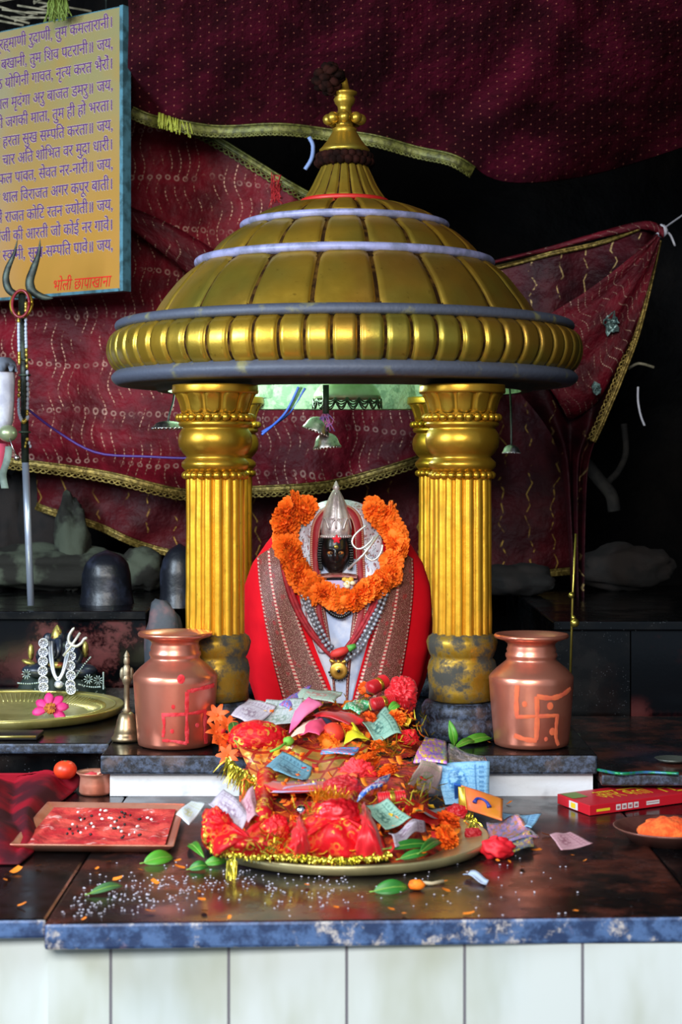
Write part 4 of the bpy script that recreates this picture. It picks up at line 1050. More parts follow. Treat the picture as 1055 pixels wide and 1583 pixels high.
build(mb, 'bead_fringe', BLACKSTONE, t2)
# black bead crescent under the marigolds
mb = MB()
for p in spline([Vector((504, 930, 0)), Vector((515, 940, 0)), Vector((528, 944, 0)), Vector((540, 938, 0))], 15): mb.sphere(bfront(p.x, p.y, .03), (.005, .005, .0065), 8, 6)
single(mb, 'black_bead_necklace', BLACKSTONE, 'short black bead necklace peeping out below the marigold garland', 'necklace')
# trident leaning on the shoulder
mb = MB(); Q = lambda x, y, o_=0: P(x, y, 4.585-o_)
mb.tube([Q(538, 880), Q(562, 858, .01), Q(586, 826, .01)], .0034, 8)
mb.tube(spline([Q(567, 812), Q(556, 820, .004), Q(547, 830, .006), Q(545, 840, .008), Q(552, 848, .01), Q(561, 847, .01), Q(572, 838, .008), Q(578, 830, .004)], 30), .0028, 8)
mb.tube(spline([Q(573, 840), Q(566, 850, .006), Q(566, 860, .008), Q(575, 866, .01), Q(584, 862, .01), Q(590, 852, .008), Q(592, 842, .004)], 30), .0028, 8)
mb.tube([Q(560, 845), Q(570, 857)], .004, 8)
single(mb, 'small_trident', plain('bright_silver', '#d6d5d2', .3, .7), 'little silver trident leaning across the deity\'s left shoulder inside the garland', 'trident')
mb = MB()
for q in range(10): mb.sphere(bfront(540+R.uniform(-8, 8), 893+R.uniform(-6, 6), .055), (.008, .006, .006), 8, 6, q % 2)
single(mb, 'small_blossom', [plain('yellow_bud', '#d8a93a', .6), plain('cream_bud', '#d9d2b0', .6)], 'tiny yellow and cream blossoms tucked at the neck above the garland', 'flower')

# ------------------------------------------------------------------ marigolds
MARI = mat('marigold_orange', lambda g: dict(color=g.mix(g.noise(60, 3).step(.4, .65), '#ff8412', '#fb5f06'), rough=.75, sss=.05))
MARI2 = mat('marigold_deep_orange', lambda g: dict(color=g.mix(g.noise(60, 3).step(.4, .65), '#f8660c', '#e84a08'), rough=.75))
def flower_mesh(r, seed, layers=7, per=19, flat=.75):
    rr = random.Random(seed); mb = MB()
    mb.sphere((0, 0, 0), (r*.62, r*.62, r*.5*flat), 12, 8)
    for l in range(layers):
        el = lerp(-.15, 1.35, l/(layers-1)); n = max(5, int(per*(1-.55*l/layers)))
        for q in range(n):
            a = 2*PI*(q+.5*(l % 2)+rr.uniform(-.2, .2))/n; e = el+rr.uniform(-.12, .12); L = r*rr.uniform(.9, 1.08)
            d = Vector((math.cos(a)*math.cos(e), math.sin(a)*math.cos(e), math.sin(e)*flat)); s_ = Vector((-math.sin(a), math.cos(a), 0))*r*rr.uniform(.13, .2)
            up = s_.cross(d).normalized()*r*.1
            rows = [[d*L*.45-s_*.6, d*L*.45+up*.3, d*L*.45+s_*.6], [d*L*.85-s_*1.1-up, d*L*.85+up, d*L*.85+s_*1.1-up], [d*L-s_*.8+up*.6*rr.uniform(-1, 1), d*L*1.06+up*.5, d*L-s_*-.8+up*.6*rr.uniform(-1, 1)]]
            mb.grid(rows)
    return mb
def proto(mb, name, m):
    me = build(mb, name, m, origin=(0, 0, 0)); d = me.data; COL.objects.unlink(me); bpy.data.objects.remove(me); return d
FM = [proto(flower_mesh(1, s_), 'marigold', MARI) for s_ in (1, 2, 3)]
FM2 = [proto(flower_mesh(1, s_), 'marigold', MARI2) for s_ in (4, 5)]
def inst(me, name, loc, rot, scale, parent=None):
    o = bpy.data.objects.new(name, me); COL.objects.link(o)
    o.rotation_euler = rot; o.scale = scale if hasattr(scale, '__len__') else (scale,)*3
    if parent: o.parent = parent; o.location = Vector(loc)-ORG[parent.name]
    else: o.location = loc
    return o
GPATH = [(476, 787), (452, 785), (444, 802), (441, 825), (448, 850), (457, 872), (468, 892), (486, 910), (508, 920), (532, 923), (556, 920), (577, 910), (596, 893), (608, 872), (614, 848), (612, 824), (602, 803), (586, 790), (568, 786)]
t3 = thing('marigold_garland', 'thick orange marigold garland round the deity\'s head and chest', 'garland', bfront(530, 922, .04))
sp = spline([Vector((x, y, 0)) for x, y in GPATH], 400); acc = 9; last = sp[0]; pts = []
for p in sp:
    acc += (p-last).length; last = p
    if acc > 15.5: pts.append(p); acc = 0
for i, p in enumerate(pts):
    left = p.x < 500; r = (21.5 if left else 19) + R.uniform(-1, 1.5)
    y0 = max(830, p.y); d = min(bfront(p.x, y0).y-.026, 4.70)
    if p.y < 815: d = 4.70
    c = Vector((X(p.x, ID-.14), d, Z(p.y, ID-.14)))
    for q in range(2):
        o_ = Vector((R.uniform(-4, 4)*isc, -.012*q, R.uniform(-5, 5)*isc))
        inst(R.choice(FM), 'marigold_head', c+o_, (PI/2+R.uniform(-.7, .7), R.uniform(-.7, .7), R.uniform(0, 6)), r*isc, t3)
# ------------------------------------------------------------------ copper pots
PPROF = [(1, 1159), (50, 1159), (57, 1156), (58, 1150), (60, 1125), (63, 1090), (65, 1062), (65.5, 1054), (63, 1050), (54, 1041), (44, 1033), (39, 1029), (38, 1026), (40, 1023), (40, 1019), (37.5, 1016), (38.5, 1012), (36.5, 1007), (37, 1003), (42, 999), (52, 996), (57, 994), (58, 991), (56, 988.5), (52, 989), (46, 992), (36, 996), (33, 1003), (33, 1030), (55, 1060), (50, 1140), (1, 1148)]
def pot(px, label, marks, blobs, paste, top, sx=1.0):
    d = 4.325; s = 4.325/F; cx = X(px, d)
    zz = lambda y: ST+(1159-y)/(1159-top)*(1159-988)*1.0*s*(170/171)
    def zz(y): return ST+(1159-y)*s*((1159-top)/171)
    t = thing('copper_pot', label, 'pot', (cx, d, ST))
    mb = MB(); mb.lathe([(r*s*sx, zz(y)) for r, y in PPROF], (cx, d), 72, mod=lambda i, a, r, z: (r*(1+.012*nz((math.cos(a)*1.5, math.sin(a)*1.5, z*9), 1, int(px))), z)); build(mb, 'body', COPPER, t)
    mb = MB()
    def onpot(x, y, o_=.0006):
        r = interp(y, sorted([(q[1], q[0]) for q in PPROF[1:8]]))*s*sx+.0011+o_; u = max(-.98, min(.98, (x-px)*s/r)); a = math.asin(u)
        r *= (1+.012*nz((math.cos(a-PI/2)*1.5, math.sin(a-PI/2)*1.5, zz(y)*9), 1, int(px)))
        return Vector((cx+r*math.sin(a), d-r*math.cos(a), zz(y)))
    for path, wd in marks:
        sp = spline([Vector((x, y, 0)) for x, y in path], 14*len(path)); rows = []
        for i, p in enumerate(sp):
            tt = (sp[min(len(sp)-1, i+1)]-sp[max(0, i-1)]).normalized(); q = Vector((-tt.y, tt.x, 0))*wd*.85*(1+.45*nz((i*.22, px, 0), 1, 2))
            rows.append([onpot(p.x+q.x*v, p.y+q.y*v, .0008*(1-abs(v))) for v in (-1, -.5, 0, .5, 1)])
        mb.grid(rows)
    for x, y, r in blobs:
        vs = [onpot(x, y, .0012)]+[onpot(x+r*math.cos(a*PI/5), y+r*1.2*math.sin(a*PI/5), 0) for a in range(10)]
        mb.add(vs, [(0, 1+a, 1+(a+1) % 10) for a in range(10)])
    build(mb, 'painted_swastika', paste, t)
    return t
pot(822, 'copper water pot with an orange painted swastika, on the pedestal before the right column',
    [([(794, 1060), (793, 1085), (794, 1108)], 3.6), ([(792, 1108), (823, 1106), (857, 1106)], 3.0), ([(856, 1104), (854, 1125), (854, 1140), (858, 1152)], 3.0), ([(823, 1076), (824, 1107), (823, 1142)], 4.0), ([(823, 1076), (845, 1079), (862, 1076), (879, 1068)], 4.0), ([(790, 1136), (806, 1141), (824, 1143)], 3.8)],
    [(844, 1091, 5), (848, 1130, 5), (805, 1088, 4), (838, 1141, 3)], VERMILION, 986)
pot(271, 'copper water pot with a red painted swastika and spout lip, beside the brass hand bell',
    [([(333, 1066), (315, 1068), (295, 1071)], 3.4), ([(295, 1071), (294, 1106), (294, 1148)], 3.2), ([(256, 1105), (294, 1104), (322, 1102)], 3.0), ([(258, 1105), (260, 1120), (258, 1138)], 2.6), ([(321, 1102), (320, 1125), (321, 1152)], 3.0), ([(294, 1148), (275, 1144), (257, 1143)], 2.6)],
    [(286, 1052, 6), (274, 1093, 3), (272, 1129, 3), (309, 1122, 3)], KUMKUM, 983)
# hand bell
hb = P(196, 1146, 4.39); s = 4.39/F; hb.z = ST
t = thing('hand_bell', 'brass hand bell with a tall figured handle beside the left copper pot', 'bell', hb)
Hb = lambda prof, nm, m, n=40: build(MB().lathe([(r*s, ST+(1146-y)*s) for r, y in prof], (hb.x, hb.y), n), nm, m, t)
Hb([(18, 1144), (23, 1145), (24, 1141), (21, 1137), (19, 1132), (19.5, 1130), (17, 1124), (15, 1114), (12, 1105), (7, 1101), (2, 1100)], 'bell_body', plain('grey_brass', '#8f7f62', .35, .8, '#6a5c48', 20))
Hb([(5, 1102), (7, 1098), (4, 1094), (4.5, 1075), (4, 1060), (6, 1056), (8, 1050), (6, 1046), (5, 1042)], 'handle', plain('grey_brass_handle', '#94876c', .4, .7, '#6a5c48', 20))
mb = MB(); mb.sphere((hb.x, hb.y, ST+105*s), (7*s, 6*s, 15*s), 14, 10); mb.sphere((hb.x, hb.y, ST+124*s), (5*s, 5*s, 9*s), 12, 8); mb.sphere((hb.x-7*s, hb.y, ST+104*s), (4*s, 3*s, 10*s), 8, 6); mb.sphere((hb.x+7*s, hb.y, ST+104*s), (4*s, 3*s, 10*s), 8, 6)
mb.lathe([(5*s, ST+131*s), (3*s, ST+136*s), (.3*s, ST+140*s)], (hb.x, hb.y), 12)
build(mb, 'figured_finial', plain('grey_brass_figure', '#9a8f76', .45, .6, '#5f5340', 50), t)

# ------------------------------------------------------------------ small black idol at the left
SD = 5.24; s = SD/F
t = thing('seated_idol', 'small black seated idol in dark green sequined cloth behind the wide brass plate', 'idol', (X(92, SD), SD, ST))
SI = lambda x, y, o_=0: P(x, y, SD-o_)
BLKCLOTH = mat('dark_green_sequined_cloth', lambda g: dict(color=g.mix((g.vor(70) < .18)*(g.noise(14, 2) > .52), '#0d211a', '#9fb3ac'), rough=.7))
mb = MB()
prof = [(74, 1115), (70, 1075), (66, 1058), (56, 1045), (44, 1032), (34, 1024), (30, 1010), (2, 1002)]
mb.lathe([(r*s, Z(y, SD)) for r, y in dprof(prof, 24)], (X(92, SD), SD), 64, mod=lambda i, a, r, z: (r*(1+.06*math.sin(a*11+i*.2))*(1-.45*abs(math.sin(a))), z))
mb.v = [Vector((v.x, v.y, max(v.z, ST+.002))) for v in mb.v]
build(mb, 'cloth_skirt', BLKCLOTH, t)
mb = MB(); mb.sphere(SI(92, 1010), (24*s, .05, 26*s), 24, 16); mb.sphere(SI(90, 988, .01), (13*s, .03, 16*s), 20, 14)
mb.tube(spline([SI(90, 990, .03), SI(91, 1004, .055), SI(88, 1015, .06), SI(82, 1018, .055)], 12), [7*s, 6.5*s, 6*s, 5.5*s, 5*s, 4.6*s, 4.3*s, 4*s, 3.6*s, 3.2*s, 3*s, 2.4*s], 10)
for q in (-1, 1): mb.sphere(SI(90+q*16, 989), (8*s, .01, 11*s), 12, 8); mb.tube(spline([SI(92+q*20, 1002), SI(92+q*31, 1012, .03), SI(92+q*26, 1026, .06)], 10), 6*s, 8)
for q in (-1, 1): mb.sphere(SI(92+q*30, 1036, .06), (28*s, .04, 11*s), 16, 10)
build(mb, 'body', plain('blue_black_stone', '#141a26', .35, 0, '#232b3b', 20), t)
mb = MB(); mb.lathe([(r*s, Z(y, SD)) for r, y in [(9, 990), (10, 984), (8.5, 978), (7, 974), (4, 969), (1, 965)]], (X(90, SD), SD-.02), 20); mb.sphere(SI(48, 1008, .02), (5*s, .012, 13*s), 10, 8); mb.sphere(SI(132, 1004, .02), (5*s, .012, 13*s), 10, 8); mb.sphere(SI(88, 1028, .1), (14*s, .012, 5*s), 12, 8); mb.sphere(SI(45, 1024, .06), (12*s, .014, 4*s), 12, 8, 0, Matrix.Rotation(.3, 3, 'Y'))
build(mb, 'gold_crown', plain('antique_gold', '#a89a52', .4, .7, '#7d3a2a', 40, .55, .6), t)
mb = MB()
for w_ in (0, 4): mb.tube(spline([SI(76+w_, 992, .06), SI(77+w_, 1015, .1), SI(82+w_*.6, 1040, .125), SI(90, 1052-w_, .13), SI(99-w_*.6, 1038, .125), SI(106-w_, 1012, .1), SI(108-w_, 992, .06)], 40), .0035, 6)
mb.sphere(SI(91, 1058, .135), (7*s, .01, 6*s), 12, 8)
for px, ys in ((67, [994, 1008, 1022, 1037, 1052, 1062]), (110, [1000, 1014, 1029, 1044, 1058, 1066])):
    for y in ys:
        c = SI(px+R.uniform(-1, 1), y, interp(y, [(990, .075), (1066, .14)]))
        for a in range(8): mb.tube([c+Vector((6*s*math.cos(a*PI/4+q), 0, 6*s*math.sin(a*PI/4+q)))*(1 if q else .4) for q in (0, .25, .5, .75)], .0022, 5)
        mb.tube([c+Vector((7*s*math.cos(a*PI/8), -.003, 7*s*math.sin(a*PI/8))) for a in range(17)], .0018, 5); mb.sphere(c, 2.4*s, 8, 6)
build(mb, 'silver_garland', plain('silver_sequin', '#c3c6cf', .35, .5), t)
mb = MB()
for cx_, cy_, o_ in ((41, 1042, .1), (137, 1050, .1), (152, 1052, .07)):
    c = SI(cx_, cy_, o_)
    for a in range(10): mb.tube([c+Vector((2*s*math.cos(a*PI/5), 0, 2*s*math.sin(a*PI/5))), c+Vector((7*s*math.cos(a*PI/5), -.004, 8*s*math.sin(a*PI/5)))], .0014, 5)
for L in ([(28, 1056), (45, 1057), (62, 1055)], [(118, 1045), (128, 1030), (140, 1016)], [(122, 1058), (140, 1062), (155, 1062)], [(160, 1040), (160, 1065)]):
    for p in spline([SI(x, y, .1) for x, y in L], 12): mb.sphere(p, .0028, 6, 5)
build(mb, 'embroidery', plain('silver_thread', '#9fb0ac', .4, .4), t)
mb = MB(); TI = lambda x, y: P(x, y, SD-.15)
mb.tube([TI(98, 1014), TI(112, 996), TI(124, 978)], .004, 7)
mb.tube(spline([TI(115, 970), TI(108, 980), TI(106, 990), TI(110, 996), TI(118, 999), TI(126, 994), TI(130, 988), TI(135, 986)], 26), [.002]+[.0045]*24+[.002], 7)
single(mb, 'small_trident', plain('white_silver', '#d4d3cb', .35, .5), 'little pale trident standing before the small black idol', 'trident')

# ------------------------------------------------------------------ brass plate with a flower
def plate(px, py, d, Rpx, top, label, m, name, lip=.022, rim=.1):
    s = d/F; cx = X(px, d); t = thing(name, label, 'plate', (cx, d, top)); Rr = Rpx*s
    mb = MB(); mb.lathe([(r*Rr, top+z) for r, z in [(0, .001), (.62, .001), (.66, .002), (.86, lip*.75), (.985, lip), (1, lip+.001), (1.004, lip-.003), (.995, lip*.55), (.975, .004), (.94, .0004), (0, .0002)]][::-1], (cx, d), 96); build(mb, 'dish', m, t)
    return t, Rr, cx
t, Rr, cx = plate(8, 1085, 4.86, 182, ST, 'wide pale brass plate with a fluted rim holding one pink flower', TRAYBRASS, 'brass_plate', .026)
mb = MB()
for j in range(120):
    a = 2*PI*j/120; r0, r1 = .69, .85
    p = lambda r, q, z: Vector((cx+Rr*r*math.cos(a+q), 4.86+Rr*r*math.sin(a+q), ST+z))
    mb.tube([p(r0, 0, .0045), p((r0+r1)/2, .012, .0125), p(r1, .03, .0205)], .0016, 4)
mb.tube([Vector((cx+Rr*.93*math.cos(2*PI*j/96), 4.86+Rr*.93*math.sin(2*PI*j/96), ST+.0245)) for j in range(97)], .0016, 5)
build(mb, 'fluted_rim', plain('bright_brass_ridge', '#d3cc8c', .3, .8), t)
fc = P(78, 1084, 4.66); fc.z = ST+.042
t = thing('zinnia_flower', 'magenta flower with an orange centre lying on the left brass plate', 'flower', fc)
s = 4.7/F; Mf = Matrix.Translation(fc) @ Matrix.Rotation(1.05, 4, 'X')
PM = plain('magenta_petal', '#d42a78', .6, 0, '#b81a63', 40)
for j in range(8):
    a = 2*PI*j/8+.2; mb = MB(); rows = []
    if j in (5, 6): continue
    for i in range(6):
        u = i/5; wd = [.25, .6, .9, 1, .8, .35][i]*7.5*s; L = (5+23*u)*s; o_ = Vector((math.cos(a), math.sin(a), 0)); q = Vector((-math.sin(a), math.cos(a), 0))
        rows.append([Mf @ (o_*L+q*wd*v+Vector((0, 0, .004*math.sin(PI*u)-.003*abs(v)-.006*u*(j % 2)))) for v in (-1, -.4, .4, 1)])
    mb.grid(rows); build(mb, 'petal', PM, t, solid=.0008)
mb = MB(); mb.sphere(fc, (8*s, 8*s, 7*s), 14, 10, 0, Matrix.Rotation(1.05, 3, 'X'))
for j in range(40):
    a = j*2.4; r = math.sqrt(j/40)*9*s; mb.sphere(Mf @ Vector((r*math.cos(a), r*math.sin(a), .011-.2*r)), 1.6*s, 6, 4)
build(mb, 'centre', plain('orange_centre', '#b8701c', .7, 0, '#7c2c1a', 120), t)
# flat dark tray in front of it
mb = MB(); c = P(25, 1140, 4.45); s = 4.45/F; mb.boxr(c.x-75*s, c.x+38*s, 4.40, 4.5, ST, ST+.012); 
t = thing('dark_tray', 'flat dark tray with a brass edge strip before the wide brass plate', 'tray', (c.x, 4.45, ST))
build(mb, 'base', plain('dark_lacquer', '#15171a', .4), t, bevel=.003)
mb = MB(); mb.boxr(c.x-75*s, c.x+36*s, 4.396, 4.402, ST+.006, ST+.012); build(mb, 'brass_strip', TRAYBRASS, t)

# thin brass rod at the right
mb0 = thing('brass_rod', 'thin upright brass rod with small knobs behind the right copper pot', 'rod', P(884, 1060, 4.95))
RD = 4.95
mb = MB(); mb.tube([P(891, 825, RD), P(886, 920, RD), Vector((X(880, RD), RD, EYE-.74))], .0036, 10); build(mb, 'rod', BRASS, mb0)
mb = MB()
for x, y, r in ((884, 920, 5), (889, 963, 7), (887, 955, 4)): mb.sphere(P(x, y, RD-.012), r*RD/F, 12, 8)
build(mb, 'knob', BRASS, mb0)

# ------------------------------------------------------------------ left foreground: ball, cup, tray of red powder, cloth
def dz(py, h): return h*F/(py-HZ)
def on(px, py, h=.802): d = dz(py, h); return Vector((X(px, d), d, EYE-h))
c = P(101, 1204, 4.24); s = c.y/F
mb = MB().sphere(c+Vector((0, .0, 14*s)), (18*s, 18*s, 15*s), 28, 20, disp=lambda q: (1-.12*math.exp(-((1-q.z)/.06))))
t = thing('orange_fruit', 'small orange-red round fruit beside the little copper cup', 'fruit', c); build(mb, 'flesh', plain('orange_red_skin', '#e0441f', .4, 0, '#d03018', 15, bs=.1), t)
mb = MB(); mb.sphere(c+Vector((0, .0, 27*s)), (3*s, 3*s, 1.5*s), 8, 6); build(mb, 'stem_scar', plain('dull_green_scar', '#6b5a2a', .8), t)
c = on(144, 1232); s = c.y/F; c.y += .045
t = thing('copper_cup', 'little copper cup with a flared rim holding red paste', 'cup', c)
mb = MB(); mb.lathe([(r*s, c.z+h*s) for r, h in [(1, 0), (24, 0), (26, 4), (25, 16), (24, 26), (26, 30), (30, 33), (30, 34.5), (26, 32.5), (22, 27), (23, 12), (20, 8), (1, 7)]], (c.x, c.y), 48); build(mb, 'bowl', COPPERTRAY, t)
mb = MB(); mb.sphere((c.x-4*s, c.y, c.z+24*s), (18*s, 18*s, 9*s), 20, 12, disp=lambda q: 1+.15*nz(q, 3, 3)); build(mb, 'red_paste', KUMKUM, t)
mb = MB(); sp = strip0 = [[Vector((c.x+(q*10+8)*s, c.y-.012+v*.02, c.z+(33+4*math.sin(q*2)+v*3)*s)) for q in (-1, -.3, .3, 1)] for v in (0, .5, 1)]; 
single(MB().grid(sp), 'petal', plain('pale_peach_petal', '#e0a58a', .7), 'pale peach petal lying over the rim of the little copper cup', 'petal', solid=.001)
# rectangular tray
A_, B_, C_, D_ = on(16, 1304, .778), on(268, 1306, .778), on(286, 1242, .778), on(74, 1239, .778)
A_.z = B_.z = C_.z = D_.z = CT+.024
t = thing('copper_tray', 'rectangular copper tray smeared with red powder, in the left foreground', 'tray', ((A_+C_)/2).to_tuple()[:2]+(CT,))
cc = (A_+B_+C_+D_)/4; rim = [A_, B_, C_, D_]; 
def off(f, z): return [Vector((cc.x+(p.x-cc.x)*f, cc.y+(p.y-cc.y)*f, CT+z)) for p in rim]
def loopgrid(ls, n=10):
    rows = []
    for L in ls:
        row = []
        for i in range(4):
            a, b = L[i], L[(i+1) % 4]
            for q in range(n):
                u = q/n; row.append(a.lerp(b, u))
        rows.append(row)
    return rows
ls = [off(.02, .004), off(.82, .004), off(.86, .006), off(.95, .020), off(1.0, .024), off(1.015, .022), off(.97, .015), off(.87, .002), off(.82, .0005), off(.02, .0005)]
build(MB().grid(loopgrid(ls), 0, None, True), 'dish', COPPERTRAY, t, bevel=.002)
def f_pow(g):
    n = g.noise(14, 5); return dict(color=g.mix(g.noise(19, 5, rough=.7).step(.58, .66), g.mix(n.step(.4, .6), '#b5151f', '#dc4a3e'), '#e8a49c'), rough=.85, normal=g.bump(g.noise(60, 4), .9, .006))
rows = []
for i in range(41):
    row = []
    for j in range(61):
        u, v = lerp(.01, .99, j/60), lerp(.01, .99, i/40); L = off(.9, 0); p = L[0].lerp(L[1], u).lerp(L[3].lerp(L[2], u), v)
        h = .004+.016*max(0, nz((p.x*9, p.y*9, 0), 1, 4)+.18)+.006*max(0, nz((p.x*40, p.y*40, 0), 1, 6)); e = min(u-.04, .96-u, v-.04, .96-v)
        p.z = CT+.006+(h-.002)*sstep(0, .08, e)+.010*(1-sstep(0, .1, e)); row.append(p)
    rows.append(row)
tag(build(MB().grid(rows), 'red_powder', mat('kumkum_smear', f_pow)), 'red vermilion powder smeared over the rectangular copper tray', 'powder', None, 'stuff')
mb = MB()
for q in range(46):
    u, v = R.uniform(.15, .9), R.uniform(.1, .9); L = off(.78, 0); p = L[0].lerp(L[1], u).lerp(L[3].lerp(L[2], u), v); p.z = CT+.018+R.uniform(0, .006); mb.sphere(p, (R.uniform(.002, .006), R.uniform(.002, .004), .003), 6, 5, 0 if R.random() < .5 else 1, Matrix.Rotation(R.uniform(0, 3), 3, 'Z'))
tag(build(mb, 'rice_and_seed', [plain('rice_white', '#dcd3d0', .4), plain('black_seed', '#1c1414', .5)]), 'white rice grains and dark seeds scattered over the red powder in the tray', 'grain', None, 'stuff')
# red cloth at the left edge
rows = []
for i in range(41):
    row = []
    for j in range(41):
        u, v = j/40, i/40; py = lerp(1338, 1197, v); px_ = lerp(-90, lerp(30, 125, v)+10*math.sin(v*9), u); base = on(px_, py) if dz(py, .802) < 4.27 else P(px_, py, 4.27)
        e = min(u*0+1, (1-u)*6, v*6, (1-v)*6); h = .012+.028*abs(math.sin(u*7+v*3))+.03*max(0, nz((u*4, v*4, 1), 1, 5)); base.z += .003+h*sstep(0, 1, e)*.8
        row.append(base)
    rows.append(row)
single(MB().grid(rows), 'red_cloth', mat('crumpled_red_cloth', lambda g: dict(color=g.mix(g.noise(6, 4).step(.42, .58), '#8a0d20', '#43131d'), rough=.8, spec=.15)), 'crumpled dark red cloth lying at the left edge beside the rectangular tray', 'cloth', solid=.003)

# ------------------------------------------------------------------ right foreground: incense box, dish of orange powder
p0, p1 = on(912, 1262), on(1100, 1236); p2 = on(862, 1243, .802)
ex = (p1-p0).normalized(); ey = Vector((-ex.y, ex.x, 0)); ey = (p2-p0).normalized()
Lx, Ly, Hh = .36, (p2-p0).length, .024
def BX(a, b, c): return p0+ex*a+ey*b+Vector((0, 0, c))
t = thing('incense_box', 'red incense box with yellow lettering lying on the counter at the right', 'box', p0+Vector((0, 0, 0)))
vs = [BX(a, b, c) for a in (0, Lx) for b in (0, Ly) for c in (.001, Hh)]
build(MB().add(vs, [(0, 1, 3, 2), (4, 6, 7, 5), (0, 4, 5, 1), (2, 3, 7, 6), (0, 2, 6, 4), (1, 5, 7, 3)]), 'carton', plain('red_printed_card', '#c81e2c', .35), t, bevel=.0015, smooth=False, merge=True)
def decal(polys, fn_, mi, mb): 
    for poly in polys: mb.add([fn_(*q) for q in poly], [tuple(range(len(poly)))], mi)
mb = MB(); top_ = lambda a, b: BX(a, b, Hh+.0008); side_ = lambda a, b: BX(a, -.0008, b); end_ = lambda b, c: BX(-.0008, b, c)
rc = lambda a0, a1, b0, b1: [(a0, b0), (a1, b0), (a1, b1), (a0, b1)]
vs_, fs_, wd = setline('अगर बत्ती')
for v_ in (0,): mb.add([top_(.075+v.x/wd*.15, Ly*.30+v.y*.12-(v.x/wd)*.005) for v in vs_], fs_, 0)
decal([rc(.255, .315, Ly*.48, Ly*.54), rc(.283, .289, Ly*.18, Ly*.84), rc(.255, .289, Ly*.80, Ly*.86), rc(.283, .315, Ly*.16, Ly*.22), rc(.255, .261, Ly*.2, Ly*.54), rc(.309, .315, Ly*.5, Ly*.84)], top_, 0, mb)
decal([rc(.02, .06, .008, .014)], side_, 0, mb)
decal([rc(.078+.018*q, .092+.018*q, .006, .019) for q in range(4)]+[rc(.17, .21, .008, .017)], side_, 1, mb)
decal([rc(.081+.018*q, .089+.018*q, .009, .015) for q in range(4)]+[rc(.172, .208, .012, .0135)], lambda a, b: BX(a, -.0012, b), 3, mb)
decal([rc(Ly*.35, Ly*.62, .003, .02)], end_, 1, mb); decal([rc(.004, .05, Ly*.55, Ly*.95)], top_, 2, mb)
decal([rc(Ly*.42, Ly*.56, .005, .017)], lambda b, c: BX(-.0012, b, c), 0, mb)
build(mb, 'printed_lettering', [plain('yellow_print', '#e8c62a', .4), plain('white_print', '#d9d4d6', .4), plain('green_print', '#6f8a3a', .4), plain('red_grey_print', '#a06068', .4)], t, smooth=False)
c = on(1035, 1300); s = c.y/F
t = thing('powder_dish', 'ridged dull copper dish heaped with orange powder at the right edge', 'dish', c)
mb = MB(); mb.lathe([(r*s, c.z+h*s) for r, h in [(1, 1), (50, 1), (56, 3), (80, 22), (84, 24), (86, 23), (80, 19), (58, 0), (1, 0)]], (c.x, c.y), 72, mod=lambda i, a, r, z: (r*(1+(.012*math.sin(a*36) if 2 < i < 8 else 0)), z)); build(mb, 'dish', plain('dull_copper', '#8a5a50', .4, .6, '#6b3f3c', 12), t)
mb = MB(); mb.sphere((c.x-2*s, c.y-6*s, c.z+12*s), (46*s, 42*s, 26*s), 40, 24, disp=lambda q: 1+.14*nz(q, 3, 2)+.05*nz(q, 9, 3)); tag(build(mb, 'orange_powder', SINDOOR), 'heap of bright orange powder in the ridged dish at the right edge', 'powder', None, 'stuff')
# odds and ends on the right ledge
h_ = .74
c = on(1040, 1178, .738); single(MB().lathe([(r*c.y/F, c.z+.002+q*c.y/F) for r, q in [(1, 0), (18, 1), (26, 5), (27, 5), (19, 0), (1, -.6)]], (c.x, c.y), 32), 'small_dish', plain('dull_steel', '#5d625c', .4, .6), 'small dull metal dish on the right ledge at the photo edge', 'dish')
cable('green_ribbon', [(925, 1190, dz(1190, .735)), (960, 1196, dz(1196, .735)-.005), (1000, 1194, dz(1194, .735)), (1050, 1196, dz(1196, .735))], .004, plain('shiny_green', '#16834a', .25, .3, '#3a6fa0', 60), 'shiny green ribbon along the front edge of the right ledge', 'ribbon')
# ------------------------------------------------------------------ the heap of offerings
DP = [(1055, 4.52), (1090, 4.36), (1130, 4.21), (1165, 4.10), (1182, 4.02), (1200, 3.86), (1215, 3.68), (1260, 3.56), (1300, 3.47), (1340, 3.385), (1356, 3.36)]
def dpile(px, py):
    d = interp(py, DP)
    if px > 640:      # right flank lies on the counter beside the plate
        d2 = dz(max(py, 1010), .785) if py > 1238 else 4.05
        if py <= 1185: d2 = dz(py, .69) if py > 1080 else d
        d = lerp(d, min(d2, 4.6), sstep(640, 690, px))
    return d
def PP(px, py, lift=0):
    d = dpile(px, py)-lift; return P(px, py, d)
# big offering plate
t, Rr, cx = plate(535, 1283, 3.665, 220, CT, 'big brass offering plate in front, heaped with cloth, money and flowers', plain('silvery_brass', '#c4b988', .34, .6, '#a69d74', 8), 'offering_plate', .023)
